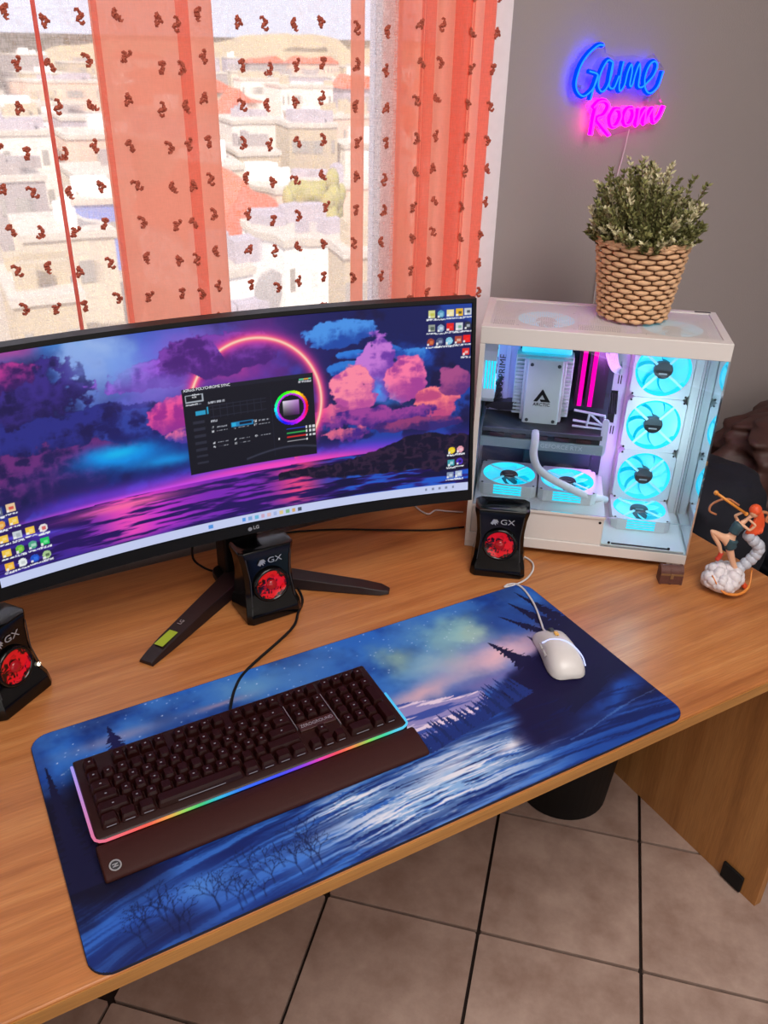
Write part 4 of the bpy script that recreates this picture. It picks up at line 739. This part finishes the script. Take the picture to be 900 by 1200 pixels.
def fan(Mx, name='fan', strips=True):
    f = bpy.data.objects.new(name, None); COL.objects.link(f); f.parent = pcx; f.matrix_local = Mx
    h = FS/2; n = 48; mb = MB(); out = [((lambda c_, s_: (lambda q_: (q_*c_, q_*s_))(min(h/max(abs(c_), abs(s_)), .0745)))(math.cos(t_), math.sin(t_))) for t_ in [2*PI*i_/64 for i_ in range(64)]]
    inn = [(.0535*math.cos(math.atan2(p[1], p[0])), .0535*math.sin(math.atan2(p[1], p[0]))) for p in out]; m_ = len(out)
    vs = [(p[0], p[1], z) for z in (0, .025) for p in out] + [(p[0], p[1], z) for z in (0, .025) for p in inn]; fs = []
    for k in range(m_):
        k2 = (k+1) % m_; fs += [(k, k2, m_+k2, m_+k), (2*m_+k, 3*m_+k, 3*m_+k2, 2*m_+k2), (m_+k, m_+k2, 3*m_+k2, 3*m_+k), (k, 2*m_+k, 2*m_+k2, k2)]
    mb.add(vs, fs); mb.build('frame', fw_m, f)
    MB().lathe([(.0500, .004), (.0533, .004), (.0533, .0245), (.0500, .0245)], 48, caps=False).build('glow_ring', RING, f, smooth=True)
    bl_ = MB()
    for k in range(7):
        a0 = 2*PI*k/7; vs = []; fs = []
        for i in range(7):
            r = .0185 + (.0488-.0185)*i/6
            for j in range(5): a = a0 + .80*j/4 + .45*(i/6)**1.4; vs.append((r*math.cos(a), r*math.sin(a), .0205 - .0115*j/4))
        for i in range(6):
            for j in range(4): fs.append((i*5+j, i*5+j+1, (i+1)*5+j+1, (i+1)*5+j))
        bl_.add(vs, fs)
    bl_.build('blades', BL, f, smooth=True)
    MB().lathe([(.0001, .003), (.0525, .003)], 40, caps=False).build('light_disc', GLOWD, f)
    MB().lathe([(.0185, .005), (.0185, .0225), (.017, .0245), (.0001, .0245)], 32, caps=False).build('hub', mat('hub_grey', '56636a', .25, .5), f, smooth=False)
    MB().prism([(.0168*math.cos(a), .0168*math.sin(a)) for a in np.linspace(PI, 2*PI, 15)], .0245, .0248, 'z').build('hub_label', mat('hub_label', '15181c', .3), f); MB().box(-.008, .008, -.009, -.006, .0248, .0250).build('hub_mark', M['silver'], f)
    for k in range(4): a = PI/4 + k*PI/2; MB().box(.017, .053, -.0024, .0024, .0225, .0248, Matrix.Rotation(a + .1, 4, 'Z')).build('strut', strut_m, f)
    sc = MB()
    for sx_ in (-1, 1):
        for sy_ in (-1, 1): sc.lathe([(.0023, .025), (.0023, .0256)], 8, Matrix.Translation((sx_*.0515, sy_*.0515, 0)))
    sc.build('screws', M['matte'], f)
    if strips:
        sb = MB()
        for j in range(4): sb.box(-.028, .028, -h-.0007, -h+.0003, .004+j*.0055, .0075+j*.0055)
        sb.build('light_slats', RING, f)
    return f
first = fan(Matrix.Translation((.353, .191, .352)) @ Matrix.Rotation(PI/2, 4, 'X'))
def refan(Mx): c = copy_tree(first, pcx); c.matrix_local = Mx
for z in (.2355, .1195): refan(Matrix.Translation((.353, .191, z)) @ Matrix.Rotation(PI/2, 4, 'X'))
for x, y, z in ((.075, .104, .1015), (.194, .100, .1015), (.350, .128, .0405)): refan(Matrix.Translation((x, y, z)))
for x in (.115, .345): refan(Matrix.Translation((x, .10, .456)) @ Matrix.Rotation(PI, 4, 'X') if False else Matrix.Translation((x, .10, .430)))
refan(Matrix.Translation((.006, .115, .352)) @ Matrix.Rotation(PI/2, 4, 'Y'))
mbm = mat('board_lavender', 'c9c0ee', .5); dkm = mat('heatsink_dark', '24202e', .4); pur = mat('bracket_white', 'd6cdea', .4)
cb('motherboard', .012, .262, .183, .188, .105, .425, mat('board_dark', '33304a', .5), 0)
cb('io_cover', .012, .072, .150, .183, .27, .405, mbm, .003); cb('io_cover_ridge', .045, .055, .146, .150, .27, .405, mbm)
text_mesh('board_print', 'PRIME', .019, M['dark_grey'], pcx, Matrix.Translation((.050, .1492, .315)) @ Matrix.Rotation(PI/2, 4, 'X') @ Matrix.Rotation(PI/2, 4, 'Z'), .0003)
hs = MB()
for k in range(4): hs.prism([(.014, .255+k*.012), (.04, .285+k*.012), (.044, .281+k*.012), (.018, .251+k*.012)], .138, .15, 'y')
hs.prism([(.012, .262), (.03, .272), (.075, .276), (.075, .258), (.04, .256)], .125, .15, 'y'); hs.build('heatsink', dkm, pcx)
cb('slot_cover', .014, .08, .150, .183, .205, .258, mbm, .002); cb('chipset_cover', .10, .24, .165, .183, .115, .19, mat('chipset_dark', '1d2230', .4), .002)
for x in (.112, .122, .20, .212): cb('chip_mark', x, x+.004, .1645, .165, .158, .164, M['silver'], 0)
# cpu cooler
cm = mat('cooler_white', 'cdd1d2', .4)
cb('cooler_fins', .066, .178, .125, .165, .252, .376, cm, .002); fi = MB()
for k in range(16): fi.box(.068, .176, .118, .125, .256+k*.0076, .2575+k*.0076)
fi.build('cooler_fin_edges', cm, pcx)
cb('cooler_plate', .089, .159, .096, .108, .240, .378, cm, .004); cb('cooler_body', .083, .165, .108, .120, .246, .374, M['white2'], .003)
sc = MB()
for x in (.098, .150):
    for z in (.252, .366): sc.lathe([(.0035, 0), (.0035, .001)], 12, Matrix.Translation((x, .096, z)) @ Matrix.Rotation(PI/2, 4, 'X'))
sc.build('cooler_screws', M['rubber'], pcx)
A = MB(); y0, y1 = .0950, .0962; cx = .124; A.prism([(cx-.0165, .292), (cx-.0005, .318), (cx+.0035, .3125), (cx-.009, .292)], y0, y1, 'y'); A.prism([(cx+.0165, .292), (cx-.0005, .318), (cx-.004, .3125), (cx+.0085, .292)], y0, y1, 'y'); A.prism([(cx-.004, .2965), (cx+.007, .2965), (cx+.009, .292), (cx-.002, .292)], y0, y1, 'y')
A.build('cooler_logo', M['matte'], pcx); text_mesh('cooler_print', 'ARCTIC', .0095, M['matte'], pcx, Matrix.Translation((cx, .0956, .281)) @ Matrix.Rotation(PI/2, 4, 'X'), .0003, align='CENTER')
MB().box(.075, .172, .125, .155, .380, .408).build('cooler_fan', BL, pcx, bevel=.003)
# memory sticks
RM = glow('magenta_bar', (1, .0, .38), 1.6)
for x in (.188, .196, .2085, .2165): 
    lit = x in (.196, .2165); cb('memory_stick', x, x+.0065, .140, .183, .272, .390, mat('memory_dark', '3a0a35', .3), .0005)
    if lit: cb('memory_light', x-.0015, x+.0070, .1385, .141, .274, .390, RM, 0)
cb('memory_slots', .225, .250, .170, .183, .26, .40, mat('slot_plum', '2c0c30', .4), 0)
# graphics card
cb('graphics_card', .014, .245, .060, .178, .203, .246, mat('card_dark', '1a1c22', .4), .002); cb('card_band', .012, .250, .054, .060, .206, .226, mat('card_silver', '9fb0b8', .35, .3), .001)
cb('card_top_rail', .014, .246, .054, .060, .238, .246, mat('card_rail', '4a4c58', .4), .0005); sl = MB()
for k in range(5): sl.box(.03+k*.042, .058+k*.042, .0535, .0605, .229, .236)
sl.build('card_slots', mat('slot_red', '3c1b20', .5), pcx)
text_mesh('card_print', 'GEFORCE RTX', .0125, mat('print_pale', 'c9d6de', .4), pcx, Matrix.Translation((.13, .0538, .2105)) @ Matrix.Rotation(PI/2, 4, 'X'), .0003)
la = MB()
for a, b in (((.188, .283), (.247, .276)), ((.188, .262), (.247, .256)), ((.218, .279), (.216, .252)), ((.218, .279), (.246, .256)), ((.188, .250), (.25, .248)), ((.247, .278), (.252, .25))): la.tube([(a[0], .09, a[1]), (b[0], .09, b[1])], .0024, 6)
la.build('support_bracket', pur, pcx); MB().prism(rrect(.243, .256, .204, .280, .006, 4), .06, .064, 'y').build('card_end_bracket', pur, pcx)
# cables inside
MB().tube(smooth_path([(.118, .058, .243), (.119, .04, .232), (.119, .034, .205), (.130, .034, .178), (.155, .036, .158), (.195, .04, .138), (.235, .05, .118), (.262, .075, .103), (.275, .10, .09)], 5), .0078, 10).build('power_cable', mat('cable_sleeve_white', 'e0dadc', .5), pcx, smooth=True)
for k in range(7): MB().tube(smooth_path([(.236+k*.003, .17, .41), (.240+k*.004, .165, .375-k*.002), (.255+k*.003, .165, .345+k*.001), (.272, .178, .335+k*.004)], 4), .0017, 6).build('cable_strand', pur, pcx, smooth=True)
for k in range(6): MB().tube([(.258+k*.004, .186, .245), (.252+k*.0045, .184, .29)], .0017, 6).build('cable_strand', M['dark_grey'], pcx, smooth=True)
cb('cable_slot', .252, .276, .1865, .188, .225, .295, M['matte'], 0)
for z in (.31, .20): 
    for x in (.272, .277): cb('vent_slot', x, x+.002, .1868, .188, z, z+.018, M['matte'], 0)
for x, z in ((.262, .086), (.285, .044), (.40, .044)): MB().lathe([(.0028, 0), (.0028, .001)], 10, Matrix.Translation((x, .0035 if x < .27 else .0045, z)) @ Matrix.Rotation(PI/2, 4, 'X')).build('screw', M['matte'], pcx)
for k, (loc, en, col) in enumerate((((.235, .12, .36), .28, (.75, .2, 1)), ((.04, .06, .34), .10, (.5, .35, 1)), ((.24, .14, .17), .22, (.7, .2, 1)), ((.36, .05, .25), .6, (.6, .93, 1)))):
    o = lamp('led_fill_light', 'POINT', loc, en, col, shadow_soft_size=.012); o.parent = pcx  # purple points stand for the LED strip; the cyan-white one is added fill

# ------------------------------------------------------------------ potted plant
pp = thing('potted_plant', 'bushy green plant in a woven straw basket on the white computer', 'plant', (1.183, 1.147, DZ+Hc+.0005))
straw = mat('straw', 'd8ac84', .75, noise=(90, .28), bump=(400, .5)); PHt, r0, r1 = .142, .060, .081
MB().lathe([(r0-.004, 0), (r1-.006, PHt-.003), (r1-.009, PHt-.003), (.0001, PHt-.03)], 40, caps=False).build('liner', mat('liner_dark', '8a6244', .9), pp)
MB().lathe([(.0001, .0005), (r0-.003, .0005)], 32, caps=False).build('base', straw, pp)
wv2 = MB(); NR, NC = 15, 30; q = random.Random(4)
for j in range(NR):
    z = .006 + j*(PHt-.014)/(NR-1); rr = r0 + (r1-r0)*z/PHt
    for k in range(NC):
        if (k % 2) == (j % 2): continue
        a0, a1 = 2*PI*(k-.48)/NC*1.0, 2*PI*(k+1.28)/NC; p = []
        for i in range(5): a = a0 + (a1-a0)*i/4; bulge = .0026*math.sin(PI*i/4); p.append(((rr-.001+bulge)*math.cos(a), (rr-.001+bulge)*math.sin(a), z + q.uniform(-.0006, .0006)))
        wv2.tube(p, [.0024, .0038, .0046, .0038, .0024], 6)
wv2.build('weave', straw, pp, smooth=True, kind='stuff'); rm = MB()
for o_ in range(2): rm.tube([((r1+.001)*math.cos(a), (r1+.001)*math.sin(a), PHt-.001+.0025*math.sin(a*14+o_*PI)) for a in np.linspace(0, 2*PI, 120)], .0034, 6)
rm.build('rim', straw, pp, smooth=True)
q = random.Random(8); le = MB(); stm = MB(); tips = MB(); le.m = 0
def leaf(mb, p, d, l, w_):
    up = Vector((q.uniform(-1, 1), q.uniform(-1, 1), q.uniform(-1, 1))); s_ = d.cross(up).normalized()*w_; n_ = d.cross(s_).normalized()*w_*.4
    mb.add([p, p + d*l*.5 + s_ + n_, p + d*l, p + d*l*.5 - s_ + n_], [(0, 1, 2, 3)])
for k in range(230):
    a = q.uniform(0, 2*PI); el = math.acos(q.uniform(.02, 1)); d = Vector((math.sin(el)*math.cos(a), math.sin(el)*math.sin(a), math.cos(el)*.95 + .12)).normalized(); Ln = q.uniform(.056, .080)*(1 + .82*math.cos(el))
    base = Vector((q.uniform(-.045, .045), q.uniform(-.045, .045), PHt-.02)); te = (base + d*Ln).xy.length; Ln *= min(1, max(.4, (.100 - base.xy.length*.3)/max(te, .001))); P_ = [base, base + d*Ln*.5 + Vector((d.x, d.y, 0))*.004, base + d*Ln + Vector((0, 0, .012))]
    stm.tube(P_, [.0011, .0009, .0005], 4); n_ = 13
    for i in range(n_):
        f = .3 + .7*i/(n_-1); p = P_[0].lerp(P_[1], f*2) if f < .5 else P_[1].lerp(P_[2], f*2-1); tp = f > .80 and (k % 5 < 2)
        for j in range(8 if i > 10 else 5):
            b_ = q.uniform(0, 2*PI); v = (d*.75 + Vector((math.cos(b_), math.sin(b_), q.uniform(-.2, .6)))*.75).normalized(); leaf(tips if tp else le, p, v, q.uniform(.008, .013), q.uniform(.0018, .0030))
def leafm(n, a, b):
    N = NT(n); g = N.node('ShaderNodeNewGeometry'); r = N.node('ShaderNodeValToRGB'); e = r.color_ramp.elements; e[0].color = srgb(a)+(1,); e[1].color = srgb(b)+(1,); N.link(g.outputs['Random Per Island'], r.inputs[0]); N.link(r.outputs[0], N.b.inputs['Base Color']); N.b.inputs['Roughness'].default_value = .55; return N.m
le.build('foliage', leafm('leaf_green', '54582e', '9c9a60'), pp, kind='stuff'); tips.build('leaf_tips', leafm('leaf_cream', 'b4ae80', 'ece4c0'), pp, kind='stuff', label='pale cream young leaf tips'); stm.build('stems', mat('stem_brown', '5a4a34', .8), pp, kind='stuff')

# ------------------------------------------------------------------ treasure chest figurine
tc_ = thing('toy_chest', 'tiny brown treasure chest at the foot of the white computer', 'ornament', (1.170, .925, DZ), math.radians(-33))
cbm = mat('chest_wood', '5a332a', .6, noise=(200, .3)); gold = mat('chest_trim', '8a6a48', .4, .3)
tc_.scale = (1, 1, 1.22)
MB().box(-.021, .021, -.012, .012, 0, .017).build('body', cbm, tc_, bevel=.001); MB().prism([(.012*math.cos(a), .019+.011*math.sin(a)) for a in np.linspace(0, PI, 9)], -.021, .021, 'x').build('lid', cbm, tc_, bevel=.0008)
for x in (-.0215, -.003, .0175): MB().box(x, x+.004, -.0128, .0128, 0, .0175).build('strap', cbm, tc_); MB().prism([(.0128*math.cos(a), .019+.0118*math.sin(a)) for a in np.linspace(0, PI, 9)], x, x+.004, 'x').build('strap', cbm, tc_)
MB().box(-.021, .021, -.0132, -.012, .0165, .0195).build('gap_trim', gold, tc_); MB().box(-.003, .003, -.0148, -.0128, .011, .020).build('latch', gold, tc_, bevel=.0006)

# ------------------------------------------------------------------ figurine: a plain dancer on a puff of cloud
fgx, fgy = 1.235, .858
fg = thing('dancer_figurine', 'small leaping dancer figurine with orange hair on a white cloud base', 'figurine', (fgx, fgy, DZ), 0)
vr = np.array([.8736, -.4862]); vr = vr/np.linalg.norm(vr)      # across direction of the figure
def FP(a, z, d=0): return Vector((vr[0]*a - vr[1]*d*-1*0 + .486*d*-1*-1*0 + (.486*d), vr[1]*a + (.874*d), z))
q = random.Random(2); cl = MB()
for k in range(46):
    a, b = q.uniform(0, 2*PI), q.uniform(-.6, 1); c = math.sqrt(1-b*b); cl.ball((.031*c*math.cos(a), .031*c*math.sin(a), .028 + .019*b), q.uniform(.008, .0125), 10, 7)
cl.ball((0, 0, .025), (.036, .036, .024), 16, 10); cloudm = mat('cloud_white', 'd8d2d6', .45); cl.build('cloud_base', cloudm, fg, smooth=True)
sw = MB()
for k in range(26):
    f = k/25; a = .030 + .030*math.sin(f*2.6); z = .03 + f*.085 - .0; a2_ = .018 + .042*math.sin(min(1, f*1.3)*1.7) - .045*max(0, f-.72)*2; sw.ball(FP(a2_, z, .01), .0095 + .003*math.sin(k*2.1), 8, 6)
sw.build('smoke_swirl', mat('swirl_grey', 'b9bdc9', .4), fg, smooth=True)
def skin(name, verts, edges, radii, m, parent):
    me = bpy.data.meshes.new(name); me.from_pydata([tuple(v) for v in verts], edges, []); o = bpy.data.objects.new(name, me); COL.objects.link(o); o.parent = parent; me.materials.append(m)
    md = o.modifiers.new('skin', 'SKIN'); md.use_smooth_shade = True; sd = o.modifiers.new('sub', 'SUBSURF'); sd.levels = sd.render_levels = 2
    for i, r in enumerate(radii): v = me.skin_vertices[0].data[i]; v.radius = (r, r) if not hasattr(r, '__len__') else r; v.use_root = (i == 0)
    return o
V_ = [FP(.0, .108), FP(-.002, .122), FP(.004, .140), FP(.014, .150), FP(.020, .157), FP(.026, .165),      # pelvis .. head
      FP(-.004, .100), FP(.012, .062), FP(.034, .026), FP(.043, .012),        # standing leg
      FP(-.012, .112), FP(-.043, .130), FP(-.022, .100), FP(-.014, .082), FP(-.017, .072),      # bent leg
      FP(.006, .148, -.004), FP(.022, .138, -.012), FP(.030, .150, -.014), FP(.016, .160, -.01), FP(.004, .150, .008), FP(-.004, .160, .004), FP(.006, .172, -.004)]
E_ = [(0,1),(1,2),(2,3),(3,4),(4,5),(0,6),(6,7),(7,8),(8,9),(0,10),(10,11),(11,12),(12,13),(13,14),(2,15),(15,16),(16,17),(17,18),(2,19),(19,20),(20,21)]
R_ = [.0095, .0072, .0085, .0045, .0034, .0045, .0085, .0058, .0034, .0034, .0078, .0052, .0045, .0030, .0034, .0032, .0028, .0024, .0022, .0032, .0028, .0022]
skin('body', V_, E_, R_, M['fig'], fg)
hdm = MB().ball(FP(.028, .170), (.0085, .0085, .0105), 16, 12).build('head', M['fig'], fg, smooth=True)
hr = MB(); orange_h = mat('orange_hair', 'e5562a', .45)
hr.ball(FP(.030, .173, .002), (.0115, .0112, .0115), 14, 10)
for k in range(9):
    o_ = (k-4)*.0028; hr.tube(smooth_path([FP(.032+o_*.3, .176, .004+o_*.4), FP(.042+o_*.4, .160, .006), FP(.043+o_, .138, .006+o_*.3), FP(.038+o_*1.3, .116 + abs(o_)*.6, .004)], 4), [.004]*4+[.0038]*5+[.0028]*3+[.0012], 6)
hr.build('hair', orange_h, fg, smooth=True)
teal = mat('teal_costume', '2c4a55', .5)
def sleeve(name, pts, rad, m): MB().tube(smooth_path(pts, 4), rad, 12).build(name, m, fg, smooth=True)
sleeve('shorts', [FP(.0005, .113), FP(-.002, .104), FP(.0015, .094)], [.0118]*4 + [.0112]*4 + [.0100], teal)
sleeve('top', [FP(-.001, .126), FP(.003, .137), FP(.009, .145)], [.0098]*4 + [.0108]*4 + [.008], teal)
sleeve('shoe', [FP(.034, .026), FP(.043, .013), FP(.050, .006)], [.0048]*4 + [.0052]*4 + [.003], orange_h); sleeve('shoe', [FP(-.014, .083), FP(-.016, .073), FP(-.021, .066)], [.0044]*4 + [.0045]*4 + [.0026], mat('red_shoe', 'c23a28', .4))
MB().tube([FP(-.050, .208), FP(.012, .168, -.004)], .0026, 8).ball(FP(-.050, .208), .0046, 8, 6).ball(FP(.012, .168, -.004), .004, 8, 6).build('rod', mat('amber_rod', 'd98a34', .35), fg, smooth=True)
rb = MB(); rb.tube(smooth_path([FP(.002, .178, .01), FP(-.022, .190, .012), FP(-.046, .180, .012), FP(-.050, .166, .01), FP(-.036, .158, .01)], 5), .0020, 6); rb.tube(smooth_path([FP(.040, .168, .006), FP(.060, .162, .01), (FP(.058, .148, .01)), FP(.070, .142, .01)], 5), .0030, 6); rb.build('ribbon', mat('tan_ribbon', 'b8744c', .5), fg, smooth=True)
am = mat('amber_swoosh', 'd9853a', .3); sw2 = MB(); sw2.tube(smooth_path([FP(-.030, .045, -.02), FP(-.012, .02, -.034), FP(.018, .012, -.034), FP(.044, .020, -.02), FP(.052, .045, 0)], 5), [.0012]*6 + [.003]*10 + [.0016]*5, 6); sw2.build('amber_swirl', am, fg, smooth=True)

# ------------------------------------------------------------------ dark bag and brown jacket beyond the desk end
def lumpy(name, label, cat, c, r, m, seed, amp=.12, folds=6, zmin=0):
    mb = MB(); n, k = 72, 48; rg = []; q = random.Random(seed); ph = [q.uniform(0, 6) for _ in range(6)]
    for j in range(k+1):
        b = PI*(j+.01)/(k+.02); ring = []
        for i in range(n):
            a = 2*PI*i/n; sb = math.sin(b)**.45; f = 1 + amp*(.5*math.sin(folds*a + ph[0] + 2*math.cos(b*2)) + .35*math.sin(5*b + 3*a + ph[1]) + .25*math.sin(11*a - 6*b + ph[2]) + .2*math.sin(17*b + 4*a + ph[3]))
            cxx = math.copysign(abs(math.cos(a))**.8, math.cos(a)); syy = math.copysign(abs(math.sin(a))**.8, math.sin(a)); z = -math.copysign(abs(math.cos(b))**.8, math.cos(b))*r[2]*(1 + amp*.3*math.sin(3*a+ph[4]))
            ring.append((r[0]*sb*cxx*f, r[1]*sb*syy*f, max(z + c[2], zmin) - zmin))
        rg.append(ring)
    mb.loft(rg); o = mb.build(name, m, smooth=True); o.location = (c[0], c[1], zmin); props(o, label, cat); return o
jk = mat('brown_leather', '4a2e28', .55, noise=(30, .3), bump=(60, .4)); nv = mat('navy_cloth', '10121f', .85, noise=(40, .3), bump=(90, .3))
st_ = thing('storage_box', 'dark low box on the floor beyond the desk end holding the bag', 'box', (1.85, 1.16, 0)); MB().box(-.42, .42, -.28, .30, 0, .42).build('body', nv, st_, bevel=.01); MB().box(-.43, .43, -.29, .31, .40, .43).build('lid', nv, st_, bevel=.008)
lumpy('navy_bag', 'dark navy cloth bag slumped beyond the desk end', 'bag', (1.565, 1.20, .60), (.15, .15, .20), nv, 3, .08, 5, .43)
lumpy('navy_blanket', 'black folded blanket under the brown leather jacket', 'blanket', (2.0, 1.14, .50), (.19, .20, .09), nv, 9, .07, 4, .43)
lumpy('leather_jacket', 'crumpled brown leather jacket heaped against the grey wall', 'jacket', (2.02, 1.26, .70), (.26, .16, .13), jk, 5, .17, 11, .60)
